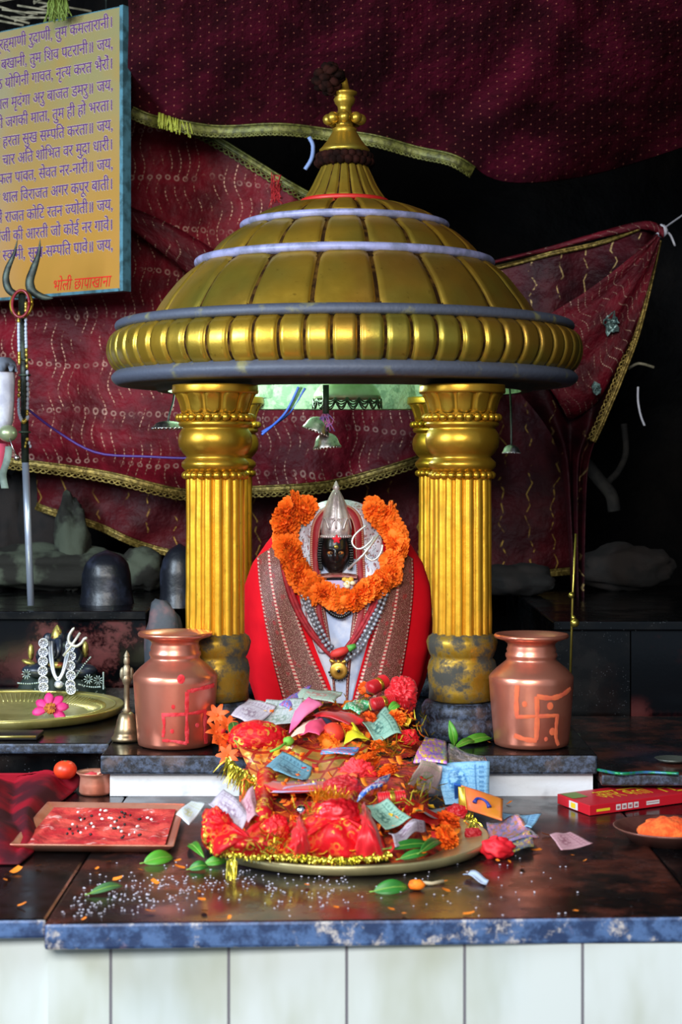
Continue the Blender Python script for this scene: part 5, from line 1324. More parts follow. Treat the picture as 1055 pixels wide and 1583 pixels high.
# petals and cloth scraps that fill the heap underneath
def heap(label, outline, m, lift, name, seed):
    (x0, x1, y0, y1), f = outline; idx = {}; mb = MB(); vs = []; fs = []
    for i in range(46):
        for j in range(61):
            px, py = lerp(x0, x1, j/60), lerp(y1, y0, i/45); e = f(px, py)
            p = PP(px, py, lift+.012*nz((px*.05, py*.05, seed), 1, seed)+.014*nz((px*.15, py*.15, 0), 1, 2))
            fl = CT+.004 if py > 1200 else ST+.001; p.z = max(lerp(fl, p.z, sstep(0, .3, e)), fl); vs.append(p); idx[i, j] = e
    for i in range(45):
        for j in range(60):
            if min(idx[i, j], idx[i+1, j], idx[i, j+1], idx[i+1, j+1]) > 0: fs.append((i*61+j, i*61+j+1, (i+1)*61+j+1, (i+1)*61+j))
    used = sorted({k for q in fs for k in q}); mp = {k: n for n, k in enumerate(used)}
    mb.add([vs[k] for k in used], [[mp[k] for k in q] for q in fs])
    return tag(build(mb, name, m), label, 'petals', None, 'stuff')
ell = lambda cx, cy, rx, ry: (lambda x, y: 1-math.hypot((x-cx)/rx, (y-cy)/ry))
MASS = mat('mixed_petals', lambda g: dict(color=g.mix(g.noise(30, 3).step(.45, .55), g.mix(g.noise(22, 2).step(.5, .55), '#d8541a', '#8f1a1c'), g.mix(g.noise(18, 2).step(.55, .6), '#b02420', '#5a4a20')), rough=.8, normal=g.bump(g.noise(60, 3), 1, .01)))
heap('bed of loose marigold petals under the offerings on the pedestal', ((345, 655, 1072, 1182), ell(500, 1130, 165, 62)), MASS, -.05, 'loose_petals', 3)
heap('bed of loose petals and tinsel filling the big offering plate', ((330, 730, 1225, 1332), ell(530, 1280, 205, 62)), MASS, -.045, 'loose_petals', 5)

heap('bed of orange petals and red scraps spilling over the pedestal edge', ((365, 668, 1158, 1262), ell(515, 1206, 150, 56)), MASS, -.02, 'loose_petals', 8)
# --- generic sheets
def sheet(name, label, cat, q, m, lift=.0, curl=.006, fold=1.5, group=None, n=14, solid=.0008, lifts=(0, 0, 0, 0), seed=0, parent=None):
    A = [PP(x, y, lift+l) for (x, y), l in zip(q, lifts)]
    nrm = (A[1]-A[0]).cross(A[3]-A[0]); nrm.normalize(); nrm = nrm if nrm.y < 0 else -nrm
    rows = []; uv = []
    for i in range(n+1):
        row = []; ur = []
        for j in range(n+1):
            u, v = j/n, i/n; p = A[0].lerp(A[1], u).lerp(A[3].lerp(A[2], u), v)
            h = curl*(math.sin(u*PI*fold+v*1.3+seed)+.6*math.sin(v*PI*fold*.8-u+seed*2)+.9*nz((u*2.3, v*2.3, seed), 1, 3))
            row.append(p+nrm*(h+curl)); ur.append((u, v))
        rows.append(row); uv.append(ur)
    mb = MB().grid(rows, 0, uv)
    if parent is not None: return build(mb, name, m, parent, solid=solid)
    return single(mb, name, m, label, cat, group, solid=solid)
def f_note(c1, c2, c3):
    def fn(g):
        u, v, _ = g.xyz('UV'); e = ((u-.5).abs() > .45).max((v-.5).abs() > .42)
        n = g.noise(26, 3, vec=g.co('UV')).step(.45, .58); col = g.mix(n*.5, c1, c2)
        a = (u-.36)*1.7; b = v-.48; q = (a*a+b*b).sqrt(); col = g.mix((q < .3), col, g.mix(g.noise(9, 3, vec=g.co('UV')).step(.4, .6), c1, c3))
        col = g.mix(((q > .3)*(q < .34))*.6, col, c2); bar = ((u-.72).abs() < .02)+((u-.84).abs() < .05)*((v*9).fract() < .5)
        col = g.mix(bar*.6, col, c3); col = g.mix(e*.7, col, c1)
        col = g.mix((((u*34).sin()*.05+v*6).fract() < .16)*.35, col, c3)
        return dict(color=col, rough=.7)
    return fn
NB_ = mat('blue_banknote', f_note('#8fc4e8', '#4f97cf', '#2c6da8')); NG = mat('green_banknote', f_note('#8fb5a2', '#5d9386', '#3a665e'))
NGR = mat('grey_lilac_banknote', f_note('#bdb3bf', '#a597aa', '#8a7488')); NBR = mat('rosy_banknote', f_note('#c8a9a2', '#b28a86', '#93a07a')); NP = mat('pink_banknote', f_note('#c99aa4', '#b57c8a', '#9a6070'))
NT = mat('teal_banknote', f_note('#6fa3b8', '#3f7f9c', '#2d5f77'))
GN = 'banknotes in the offerings'
note = lambda lb, q, m, **k: sheet('banknote', lb, 'banknote', q, m, group=GN, **k)
note('greyish lilac banknote topmost at the left of the heap, beside the left column', [(357, 1108), (385, 1079), (428, 1094), (392, 1129)], NGR, lift=.05, curl=.004)
note('silvery folded banknote between the lilac note and the pink flower', [(392, 1129), (412, 1086), (470, 1085), (455, 1122)], mat('silvery_note', f_note('#b9bec0', '#93a0a4', '#7d8f84')), lift=.045, curl=.006, seed=2)
note('teal banknote standing on the gold-printed cloth below the pink flower', [(412, 1193), (437, 1163), (484, 1190), (470, 1212)], NT, lift=.045, curl=.005, seed=1)
note('green banknote bent over the orange marigolds right of the yellow flower', [(559, 1120), (597, 1099), (621, 1142), (580, 1149)], NG, lift=.045, curl=.008, seed=3)
note('rosy banknote leaning between the purple packet and the blue note', [(628, 1214), (646, 1178), (684, 1184), (674, 1228)], NBR, lift=.03, curl=.006, seed=4)
note('big blue banknote standing upright against the pedestal edge', [(673, 1181), (757, 1178), (757, 1242), (688, 1246)], NB_, lift=.03, curl=.004, lifts=(0, 0, .04, .04), seed=5)
note('pale blue banknote lying flat right of the orange packet', [(772, 1253), (838, 1259), (822, 1279), (788, 1273)], NB_, lift=.008, curl=.003, seed=6)
note('pink banknote lying alone on the counter at the right', [(850, 1293), (882, 1287), (917, 1305), (868, 1316)], NP, lift=-.02, curl=.002, seed=7)
note('green banknote spread on the offering plate right of the red bundle', [(563, 1252), (598, 1238), (636, 1270), (596, 1286)], NG, lift=.05, curl=.004, seed=8)
note('lilac banknote rolled up on the offering plate below the green note', [(600, 1292), (650, 1268), (660, 1282), (612, 1308)], NGR, lift=.055, curl=.007, fold=2.2, seed=9)
note('pinkish grey banknote on the red and gold cloth at the left of the plate', [(322, 1246), (346, 1226), (388, 1260), (374, 1282)], NGR, lift=.07, curl=.005, seed=10)
note('pale pink banknote curled beside the upright red roll', [(372, 1240), (392, 1222), (402, 1262), (384, 1276)], NP, lift=.075, curl=.006, seed=11)
note('half-hidden greenish banknote rolled at the foot of the deity', [(456, 1080), (476, 1062), (530, 1072), (517, 1094)], mat('sage_note', f_note('#9fb0a0', '#7d9a8a', '#a8756f')), lift=.05, curl=.006, seed=12)
note('pale grey note corner jutting out left of the plate behind the rectangular tray', [(272, 1262), (296, 1238), (318, 1243), (292, 1278)], mat('pale_note', f_note('#c4c9ce', '#a9b3ba', '#b5b88a')), lift=.0, curl=.003, seed=13)
note('lilac-blue note half buried under the red cloth behind the silver ball', [(420, 1230), (440, 1220), (490, 1212), (488, 1226)], mat('mauve_note', f_note('#b9a6c8', '#8f8fc4', '#c0564a')), lift=.06, curl=.004, seed=14)
# packets
PKT = lambda n, a, b, c: mat(n, lambda g: dict(color=g.mix(g.noise(9, 3, vec=g.co('UV')).step(.42, .55), a, g.mix(g.noise(5, 2, vec=g.co('UV')).step(.45, .55), b, c)), rough=.25, coat=.4))
pk = lambda lb, q, m, **k: sheet('plastic_packet', lb, 'packet', q, m, group='small plastic packets', solid=.004, **k)
pk('purple and yellow plastic packet beside the pedestal edge, left of the clear one', [(640, 1182), (656, 1140), (690, 1150), (692, 1184)], PKT('purple_packet', '#c77fd0', '#e5c34a', '#8a6fd0'), lift=.02, curl=.004)
pk('white packet corner poking up behind the purple packet', [(648, 1162), (658, 1138), (672, 1150), (668, 1172)], PKT('white_packet', '#cfe0ea', '#b7d0e0', '#e8e0d0'), lift=.005, curl=.002)
pk('clear crumpled plastic packet behind the big blue banknote', [(690, 1178), (694, 1152), (748, 1166), (756, 1180)], PKT('clear_packet', '#6d6a74', '#9a8f98', '#4a4b55'), lift=.012, curl=.007)
pk('mauve and silver plastic packet on the counter right of the plate', [(752, 1268), (802, 1262), (834, 1290), (762, 1302)], PKT('mauve_packet', '#b68fc4', '#c98a6a', '#7a86b8'), lift=.02, curl=.006)
pk('grey plastic packet with yellow corner under the mauve one', [(765, 1298), (822, 1286), (826, 1306), (790, 1314)], PKT('grey_packet', '#5f7084', '#c9b43a', '#6a7a8a'), lift=.008, curl=.003)
pk('shiny green foil packet at the foot of the deity', [(530, 1100), (548, 1081), (574, 1090), (556, 1110)], PKT('green_foil', '#3fae74', '#bfe0c8', '#2a8a5a'), lift=.055, curl=.006)
pk('shiny blue packet twisted among the red cloth on the plate', [(552, 1246), (570, 1214), (604, 1202), (592, 1222)], PKT('blue_packet', '#2a6ad0', '#d9dfe8', '#1c4aa8'), lift=.06, curl=.007)
pk('slim blue and pink packet lying on the gold-printed cloth', [(496, 1168), (500, 1158), (556, 1158), (548, 1170)], PKT('blue_pink_packet', '#3d86c8', '#d0667a', '#5a9ad8'), lift=.055, curl=.003)
pk('purple and blue packet strip leaning on the cloak at the foot of the deity', [(432, 1092), (470, 1063), (482, 1062), (448, 1098)], PKT('violet_packet', '#7d5fc0', '#4f86d8', '#d06a50'), lift=.045, curl=.003)
t = thing('printed_packet', 'orange printed packet with a blue curved mark, right of the plate', 'packet', PP(745, 1245, .04))
sheet('sachet', '', '', [(713, 1214), (778, 1236), (776, 1268), (715, 1250)], plain('orange_print', '#ef7a4a', .35, 0, '#e08a2a', 14), lift=0, lifts=(.17, .15, .05, .09), curl=.0015, solid=.004, parent=t)
sheet('gold_edge', '', '', [(709, 1216), (719, 1217), (722, 1252), (710, 1250)], plain('gold_print', '#d9b23a', .3, .5), lift=.006, lifts=(.17, .17, .09, .09), curl=.001, solid=.003, parent=t)
sheet('blue_edge', '', '', [(703, 1210), (713, 1214), (714, 1238), (704, 1240)], plain('blue_print', '#2a62c4', .35), lift=-.004, lifts=(.17, .17, .10, .10), curl=.001, solid=.003, parent=t)
mb = MB(); K4 = [PP(713, 1214, .181), PP(778, 1236, .161), PP(776, 1268, .061), PP(715, 1250, .101)]
pts = spline([K4[0].lerp(K4[1], u).lerp(K4[3].lerp(K4[2], u), v) for u, v in [(.32, .56), (.38, .36), (.50, .30), (.62, .38), (.68, .56)]], 16); mb.tube(pts, [.0025+.003*abs(i/7.5-1)**2 for i in range(16)], 8)
build(mb, 'blue_mark', plain('blue_print_mark', '#2a3f9c', .4), t)

# --- red cloths with gold print
def f_chun(g):
    q = g.co('Object'); n = g.noise(6, 2, vec=q, dist=.6); k2 = n.step(.46, .56)
    d = g.vor(55, q, .75); k = (d > .28)*(d < .5)*(g.noise(34, 2, vec=q).step(.42, .52))
    m_ = k*(k2*.85+.12)
    return dict(color=g.mix(m_, g.mix(g.noise(5, 3).step(.4, .7), '#cc101c', '#9c0b16'), '#f0bf48'), rough=.5-m_*.2, metal=m_*.6, spec=.25, normal=g.bump(g.noise(26, 4), .7, .008))
CHUN = mat('red_gold_printed_cloth', f_chun)
def f_goldgrid(g):
    u, v, _ = g.xyz('UV'); a = ((u*7+v*2).fract()-.5).abs(); b = ((v*4-u*2).fract()-.5).abs(); e = (a > .40).max(b > .38)
    sp = (a < .16)*(b < .16); k = e.max(sp*.0)
    return dict(color=g.mix(k, '#f0cf6a', '#a8281c'), rough=.28, metal=(1-k)*.75, normal=g.bump(g.noise(18, 3), .4, .01))
GGRID = mat('gold_lattice_cloth', f_goldgrid)
RSAT = plain('red_satin', '#cf0e1e', .45, 0, '#ab0a17', 8, bs=.3, bsc=14, sheen=.1)
def bundle(name, label, px, py, rx, ry, m, lift, folds=7, amp=.14, flat=.8, seed=1, cat='cloth', tail=None, group=None, tilt=0, parent=None):
    c = PP(px, py, lift); k = c.y/F
    def disp(q):
        w_ = Vector((nz(q, 1.3, seed+5), nz(q, 1.3, seed+6), nz(q, 1.3, seed+7)))*.7; r1 = abs(nz(q+w_, 2.2, seed)); r2 = abs(nz(q+w_*1.3, 4.6, seed+1))
        return 1.04+amp*1.5*nz(q, 1.5, seed)-amp*2.4*max(0, .22-r1)*2-amp*1.5*max(0, .2-r2)*2+amp*.25*math.sin(math.atan2(q.z, q.x)*folds+q.y*5+w_.x*6)
    mb = MB().sphere((0, 0, 0), (rx*k, min(rx, ry)*k*flat, ry*k), 80, 56, disp=disp); Mr = Matrix.Rotation(tilt, 3, 'Y')
    mb.v = [Mr @ v+c for v in mb.v]
    if parent is not None: return build(mb, name, m, parent)
    return single(mb, name, m, label, cat, group)
def drape(name, label, ring, apex, m, nfold=9, amp=.01, seed=1, lift=.03, parent=None, uvs=False, cat='cloth', top=.25):
    """cloth hanging over a heap: outline of pixel points (closed), apex pixel point"""
    out = spline([Vector((x, y, 0)) for x, y in ring+[ring[0]]], 97)[:-1]; rows = []; uv = []
    A = PP(apex[0], apex[1], lift+apex[2])
    for i in range(19):
        t_ = i/18; row = []; ur = []
        for j, q in enumerate(out):
            B = PP(q.x, min(q.y, 1326), lift*.25); p = A.lerp(B, t_)
            bul = math.sin(PI*t_)*.022; w_ = amp*sstep(0, .9, t_)*math.sin(j/96*2*PI*nfold+seed+3*nz((j*.06, t_, seed), 1, 2)); p += Vector((0, -bul-w_*.8, bul*.5+w_*.3)); p += Vector((nz((j*.2, t_*3, seed), 1, 3), nz((j*.2, t_*3, seed), 1, 5), nz((j*.2, t_*3, seed), 1, 7)))*.006*t_
            row.append(p); ur.append((j/96*3, t_))
        rows.append(row); uv.append(ur)
    mb = MB().grid(rows, 0, None, True)
    if parent is not None: return build(mb, name, m, parent, solid=.0015)
    return single(mb, name, m, label, cat, solid=.0015)
def fringe(name, path, parent, n=70, L=.035, lift=.03, down=1, seed=0, spread=.5, m=None):
    rr = random.Random(seed); mb = MB(); sp = spline([PP(x, y, lift) for x, y in path], n)
    for p in sp:
        for q in range(3):
            p = p+Vector((rr.uniform(-.004, .004), rr.uniform(-.004, .004), rr.uniform(-.003, .003)))
            d = Vector((rr.uniform(-spread, spread), rr.uniform(-.6, .1), -down*rr.uniform(.4, 1))).normalized()*L*rr.uniform(.5, 1.1); s_ = Vector((d.z, rr.uniform(-.5, .5)*d.z, -d.x)).normalized()*.0011
            mid = p+d*.55+Vector((0, -.004, .003)); mb.grid([[p-s_, p+s_], [mid-s_, mid+s_], [p+d-s_*.5, p+d+s_*.5]])
    return build(mb, name, m or TINSEL, parent)
# the gold lattice cloth lying over the pedestal edge
t = thing('printed_cloth', 'gold lattice cloth over the pedestal edge with a tinsel fringe at its left', 'cloth', PP(470, 1190, .02))
rows = []; uv = []
for i in range(31):
    row = []; ur = []
    for j in range(61):
        u, v = j/60, i/30; x = lerp(lerp(368, 398, v), lerp(572, 548, v), u); y = lerp(1152, 1216, v)+8*math.sin(u*4+.4)*(.3+v*.4)+5*math.sin(u*13)
        row.append(PP(x, y, .035+.010*math.sin(u*17+v*5)+.012*nz((u*5, v*3, 0), 1, 4))); ur.append((u, v))
    rows.append(row); uv.append(ur)
build(MB().grid(rows, 0, uv), 'cloth', GGRID, t, solid=.001)
fringe('tinsel_fringe', [(352, 1172), (362, 1184), (376, 1192), (392, 1202), (405, 1208)], t, 60, .05, .05, 1, 3)
fringe('tinsel_fringe', [(440, 1208), (470, 1213), (500, 1206)], t, 26, .02, .05, 1, 4)
bundle('wrapped_coconut', 'red gold-printed wrapped coconut below the silvery banknote', 398, 1141, 46, 27, CHUN, .035, 5, .06, 1.1, 3, 'coconut')
bundle('red_cloth_pouch', 'scrunched shiny red pouch at the foot of the cloak, right side', 622, 1076, 24, 29, RSAT, .07, 9, .16, 1, 5, 'pouch')
def roll(label, px, py, dx, dy, r, lift, m, seed, name='thread_roll', cat='thread', bands=True, group='red thread rolls'):
    a, b = PP(px-dx, py-dy, lift), PP(px+dx, py+dy, lift); k = a.y/F; t_ = thing(name, label, cat, (a+b)/2, group)
    n = 36; mb = MB(); mb.tube([a.lerp(b, i/n) for i in range(n+1)], [r*k*(.2 if i in (0, n) else (1+.07*math.sin(i*2.1))) for i in range(n+1)], 18); build(mb, 'roll', m, t_)
    if bands:
        mb = MB(); mb.tube([a.lerp(b, .5+.16*(i/8-.5)) for i in range(9)], r*k*1.06, 18); rr = random.Random(seed)
        build(mb, 'gold_band', plain('gold_foil', '#e0b440', .25, .85), t_)
    return t_
roll('red thread roll with a gold band leaning on the red pouch, upper one', 584, 1059, 12, -6, 11, .075, RSAT, 1)
roll('red thread roll with a gold band leaning on the red pouch, lower one', 592, 1086, 16, -4, 10, .085, RSAT, 2)
roll('red thread roll lying on the plate behind the green banknote', 606, 1234, 22, -2, 11, .05, RSAT, 3)
roll('red and gold roll standing upright at the left of the plate', 409, 1232, -3, 34, 14, .07, CHUN, 4, bands=False)
mb = MB()
t = thing('red_ribbon', 'red satin strip across the top of the heap right of the pink flower', 'ribbon', PP(520, 1112, .06))
sheet('strip', '', '', [(483, 1110), (528, 1097), (563, 1117), (540, 1126)], RSAT, lift=.062, curl=.006, parent=t, solid=.0015)
t = thing('red_ribbon', 'red satin strip with gold dots on the plate below the grey leaf', 'ribbon', PP(650, 1252, .06))
sheet('strip', '', '', [(612, 1246), (640, 1238), (690, 1262), (672, 1272)], CHUN, lift=.055, curl=.006, parent=t, solid=.0015)
t = thing('red_ribbon', 'plain red cloth strip sweeping from the teal banknote down into the plate', 'ribbon', PP(440, 1200, .06))
rows = [[PP(x+q*3, y+q*9, .058+.006*math.sin(q*2)) for x, y in [(p.x, p.y) for p in spline([Vector((398, 1190, 0)), Vector((408, 1206, 0)), Vector((430, 1216, 0)), Vector((470, 1216, 0)), Vector((505, 1212, 0))], 30)]] for q in (-1, -.5, 0, .5, 1)]
build(MB().grid(rows), 'strip', RSAT, t, solid=.0015)
# left bunch of printed cloth on the plate
t = thing('printed_cloth', 'crumpled red and gold chunari with a lime fringe at the left of the plate', 'cloth', PP(385, 1300, .03))
drape('cloth', '', [(312, 1262), (322, 1250), (345, 1262), (372, 1284), (402, 1268), (428, 1262), (446, 1290), (440, 1330), (395, 1338), (340, 1330), (322, 1305)], (385, 1296, .03), CHUN, 8, .012, 2, .045, parent=t)
bundle('tuck', '', 335, 1282, 25, 32, CHUN, .05, 5, .12, .8, 7, parent=t)
bundle('tuck', '', 425, 1288, 22, 30, CHUN, .055, 5, .14, .8, 9, parent=t, tilt=.4)
fringe('tinsel_fringe', [(328, 1308), (345, 1315), (372, 1319), (400, 1321), (436, 1321)], t, 70, .014, .03, 1, 6, .6)
fringe('tinsel_fringe', [(356, 1328), (362, 1332)], t, 10, .055, .03, 1, 8, .15)
# central red bundle
t = thing('cloth_bundle', 'large bright red gold-printed bundle in the middle of the offering plate', 'cloth', PP(520, 1330, .03))
drape('skirt', '', [(440, 1330), (432, 1300), (455, 1262), (480, 1238), (505, 1225), (540, 1212), (562, 1228), (582, 1262), (592, 1300), (600, 1330), (560, 1340), (500, 1342)], (528, 1262, .055), CHUN, 9, .014, 1, .06, parent=t)
bundle('gold_printed_crown', '', 522, 1268, 40, 34, mat('gold_on_red_print', lambda g: dict(color=g.mix(g.vor(30, None, .5).step(.25, .4)*(g.noise(7, 2) > .38), '#e8b030', '#cf1420'), rough=.35, metal=.45, normal=g.bump(g.vor(30, None, .5), .5, .006))), .085, 6, .08, .7, 3, parent=t, tilt=-.3)
drape('plain_fold', '', [(548, 1262), (560, 1240), (572, 1252), (585, 1285), (594, 1318), (588, 1330), (560, 1332), (545, 1320), (556, 1290)], (566, 1268, .04), RSAT, 4, .010, 4, .085, parent=t)
drape('plain_fold', '', [(446, 1312), (452, 1285), (462, 1262), (474, 1278), (484, 1306), (478, 1322), (458, 1326)], (466, 1285, .03), RSAT, 3, .006, 6, .08, parent=t)
bundle('tuft', '', 552, 1194, 26, 20, plain('red_crepe', '#e0202c', .7, 0, '#f0404a', 20), .03, 11, .24, .9, 11, parent=t)
bundle('neck', '', 530, 1222, 28, 24, RSAT, .06, 7, .14, .8, 12, parent=t)
fringe('tinsel_fringe', [(445, 1321), (480, 1325), (520, 1327), (560, 1325), (602, 1318)], t, 120, .013, .035, 1, 9, .8)
fringe('gold_spikes', [(486, 1240), (500, 1236), (515, 1238), (530, 1242)], t, 26, .034, .1, -1, 10, .5, plain('orange_gold_tinsel', '#e09a2a', .3, .7))
mb = MB(); c = PP(466, 1253, .11); mb.sphere(c, 8.5*c.y/F, 16, 10, disp=lambda q: 1+.12*nz(q, 4, 2)); single(mb, 'silver_ball', plain('silver_foil', '#d0d4da', .15, 1), 'small silver foil ball on the central red bundle', 'ball')
t = thing('printed_cloth', 'small red cloth scrap with tinsel at the right end of the plate', 'cloth', PP(712, 1262, .03))
bundle('cloth', '', 706, 1258, 18, 16, RSAT, .045, 6, .16, .8, 14, parent=t); fringe('tinsel_edge', [(712, 1250), (726, 1258), (732, 1272), (728, 1282)], t, 40, .022, .05, 1, 12, .8)
bundle('red_cloth_pouch', 'small dark red scrap at the right rim of the plate', 732, 1289, 14, 10, plain('dark_red_satin', '#a81422', .5), .03, 5, .14, .8, 15, 'pouch')
bundle('red_cloth_pouch', 'dark red and gold scrap on the pedestal right of the green banknote', 632, 1140, 16, 13, CHUN, .03, 7, .2, .8, 16, 'pouch')
# flowers
t = thing('pink_flower', 'large pink paper flower with a green base and stem on top of the heap', 'flower', PP(446, 1148, .05))
for q, m_ in (([(447, 1140), (456, 1102), (478, 1082), (500, 1102)], plain('hot_pink', '#ee4f92', .6, 0, '#f07aa8', 9)), ([(462, 1143), (492, 1108), (508, 1128), (494, 1150)], plain('pink_red', '#e2406c', .6))):
    sheet('petal', '', '', q, m_, lift=.065, curl=.010, fold=1, parent=t, solid=.001)
sheet('petal', '', '', [(448, 1143), (470, 1118), (492, 1112), (476, 1138)], plain('pale_pink', '#e8c2b0', .6), lift=.078, curl=.004, fold=1, parent=t, solid=.001)
mb = MB(); mb.sphere(PP(446, 1146, .085), (.013, .011, .011), 12, 8, disp=lambda q: 1+.35*nz(q, 3, 4)); mb.tube([PP(444, 1147, .085), PP(432, 1156, .085), PP(418, 1162, .08)], .003, 7); build(mb, 'green_calyx', plain('leaf_stem_green', '#6fae3a', .6), t)
mb = MB(); t = thing('yellow_flower', 'bright yellow folded flower left of the bent green banknote', 'flower', PP(552, 1140, .06))
sheet('petal', '', '', [(532, 1156), (543, 1120), (552, 1134), (572, 1152)], plain('bright_yellow', '#e8cc10', .55, 0, '#c9c21a', 9), lift=.06, curl=.009, parent=t, solid=.001)
sheet('petal', '', '', [(543, 1120), (556, 1128), (568, 1148), (550, 1140)], plain('yellow_green', '#cfc41c', .55), lift=.07, curl=.005, parent=t, solid=.001)
for nm, lb, px, py, r, lf in (('red_fruit', 'round red fruit amid the marigolds below the red strip', 515, 1135, 18, .06),):
    c = PP(px, py, lf); single(MB().sphere(c, r*c.y/F, 28, 20, disp=lambda q: 1+.03*nz(q, 5, 2)), nm, plain('soft_red_skin', '#e23a22', .6, 0, '#d62a20', 20, bs=.3), lb, 'fruit')
c = PP(497, 1118, .05); single(MB().sphere(c, (.028, .02, .014), 18, 10), 'dark_blue_lump', plain('dark_blue_cloth', '#26324a', .7, bs=.3), 'dark blue scrap tucked under the red satin strip', 'scrap')
FG = 'marigold heads in the offerings'
def marig(lb, px, py, r, lift, deep=False, rot=None):
    c = PP(px, py, lift); o = inst(R.choice(FM2 if deep else FM), 'marigold', c, rot or (R.uniform(.3, 1.2), R.uniform(-.5, .5), R.uniform(0, 6)), r*c.y/F); return tag(o, lb, 'flower', FG)
marig('large orange marigold at the right end of the gold lattice cloth', 566, 1184, 24, .06)
marig('orange marigold right of the largest one, above the blue packet', 601, 1194, 17, .05)
marig('orange marigold beside the bent green banknote on its right', 611, 1112, 17, .05)
marig('orange marigold half under the red fruit', 508, 1150, 20, .03)
marig('orange marigold behind the red fruit on its right', 536, 1128, 15, .035)
marig('orange marigold on the plate, front one of the two at its right end', 690, 1297, 22, .05, rot=(.9, .2, 1))
marig('darker orange marigold on the plate, rear one of the two at its right end', 690, 1272, 22, .055, True)
marig('small orange marigold peeping out below the bent green banknote', 585, 1154, 12, .04)
marig('small deep orange marigold behind the red thread rolls', 566, 1066, 13, .05, True)
marig('red-orange marigold over the green foil packet', 572, 1112, 14, .045, True)
c = PP(770, 1311, .01); single(MB().sphere(c, (.034, .03, .022), 36, 24, disp=lambda q: 1+.22*math.sin(math.atan2(q.y, q.x)*5+q.z*6)*.4+.2*nz(q, 3, 3)), 'rose_bloom', plain('rose_red', '#e01c2c', .6, 0, '#c81020', 20), 'red rose head on the counter just right of the plate', 'flower')
# orange star flowers beside the left pot
star = MB()
for j in range(7):
    a = 2*PI*j/7; d = Vector((math.cos(a), math.sin(a), .25)); s_ = Vector((-math.sin(a), math.cos(a), 0))*.2
    star.grid([[d*.05-s_*.5, d*.05+s_*.5], [d*.5-s_*1.1+Vector((0, 0, .1)), d*.5+s_*1.1+Vector((0, 0, .1))], [d*.85-s_*.6, d*.85+s_*.6], [d-s_*.05+Vector((0, 0, -.2)), d+s_*.05+Vector((0, 0, -.2))]])
star.sphere((0, 0, .05), .14, 8, 6)
STAR = proto(star, 'star_flower', plain('crossandra_orange', '#f0641c', .65, 0, '#e84e12', 30))
for lb, px, py, r in (('topmost', 336, 1106, 20), ('second from the top', 352, 1122, 20), ('third from the top', 334, 1132, 21), ('fourth from the top', 356, 1146, 20), ('fifth from the top', 340, 1152, 19), ('lowest', 352, 1168, 19)):
    c = PP(px, py, .03); o = inst(STAR, 'star_flower', c, (R.uniform(.6, 1.3), R.uniform(-.6, .6), R.uniform(0, 6)), r*c.y/F); tag(o, f'orange star-petalled flower beside the left copper pot, {lb} of the cluster', 'flower', 'orange star flowers by the left pot')
# loose petals and tinsel strewn over the heap
PETH = MB()
for q in range(420):
    px, py = R.uniform(330, 735), R.uniform(1085, 1325)
    if ell(500, 1130, 160, 55)(px, py) < 0 and ell(530, 1275, 195, 60)(px, py) < 0 and ell(515, 1206, 140, 50)(px, py) < 0: continue
    c = PP(px, py, .03+R.uniform(-.008, .012)); Mx = Matrix.Rotation(R.uniform(0, 6), 3, 'Z') @ Matrix.Rotation(R.uniform(-1, 1), 3, 'X'); r = R.uniform(.008, .014)
    PETH.grid([[c+Mx @ Vector((x*r, y*r, .3*r*(x*x+y*y))) for x in (-.5, 0, .5)] for y in (-.9, 0, .9)], 0 if R.random() < .7 else (1 if R.random() < .6 else 2))
tag(build(PETH, 'strewn_petals', [MARI, plain('red_petal', '#c8201c', .7), plain('yellow_petal', '#e0b020', .6)], solid=.0006), 'loose orange, red and yellow petals strewn all over the offerings', 'petals', None, 'stuff')
TH = MB()
for cx_, cy_, n_ in ((600, 1155, 50), (640, 1120, 30), (470, 1256, 40), (640, 1225, 40), (420, 1300, 60), (520, 1240, 30), (700, 1240, 30), (560, 1090, 25)):
    for q in range(n_):
        a = PP(cx_+R.gauss(0, 18), cy_+R.gauss(0, 9), .07 if cy_ > 1200 else .05); d = Vector((R.uniform(-1, 1), R.uniform(-1, .2), R.uniform(-.5, 1))).normalized()*R.uniform(.012, .03); s_ = Vector((d.z, .2*d.x, -d.x)).normalized()*.0012
        TH.grid([[a-s_, a+s_], [a+d*.5-s_, a+d*.5+s_], [a+d-s_*.4, a+d+s_*.4]])
tag(build(TH, 'tinsel_shreds', TINSEL), 'shreds of gold tinsel caught all over the heap of offerings', 'tinsel', None, 'stuff')
# leaves
LEAF = plain('fresh_leaf', '#4f9a2a', .45, 0, '#3a7d22', 12); LEAFD = plain('dark_leaf', '#2f7a2c', .45, 0, '#225c22', 12)
def leaf(lb, q0, q1, wpx, m=LEAF, f=None, lift=.02, curl=.012):
    f = f or (lambda x, y: PP(x, y, lift)); a, b = f(*q0), f(*q1); ax = b-a; k = a.y/F; vv = Vector((0, -1, .6)).normalized(); sd = ax.cross(vv).normalized(); up = sd.cross(ax).normalized(); up = up if up.y < 0 else -up
    t_ = thing('leaf', lb, 'leaf', a, 'loose green leaves'); rows = []
    for i in range(15):
        u = i/14; w_ = wpx*k*(math.sin(PI*u**.8)**.8 if 0 < u < 1 else .02)
        rows.append([a+ax*u+sd*w_*v+up*(curl*math.sin(PI*u)+.25*abs(v)*w_) for v in (-1, -.5, 0, .5, 1)])
    build(MB().grid(rows), 'blade', m, t_, solid=.0008)
    build(MB().tube([a-ax*.12]+[a+ax*u+up*(curl*math.sin(PI*u)+.0006) for u in (0, .25, .5, .75, .97)], .0012, 5), 'midrib', plain('pale_vein', '#7fae4a', .5), t_)
SL = lambda x, y: P(x, y, dz(y, .695)) if y > 1125 else P(x, y, 4.42)
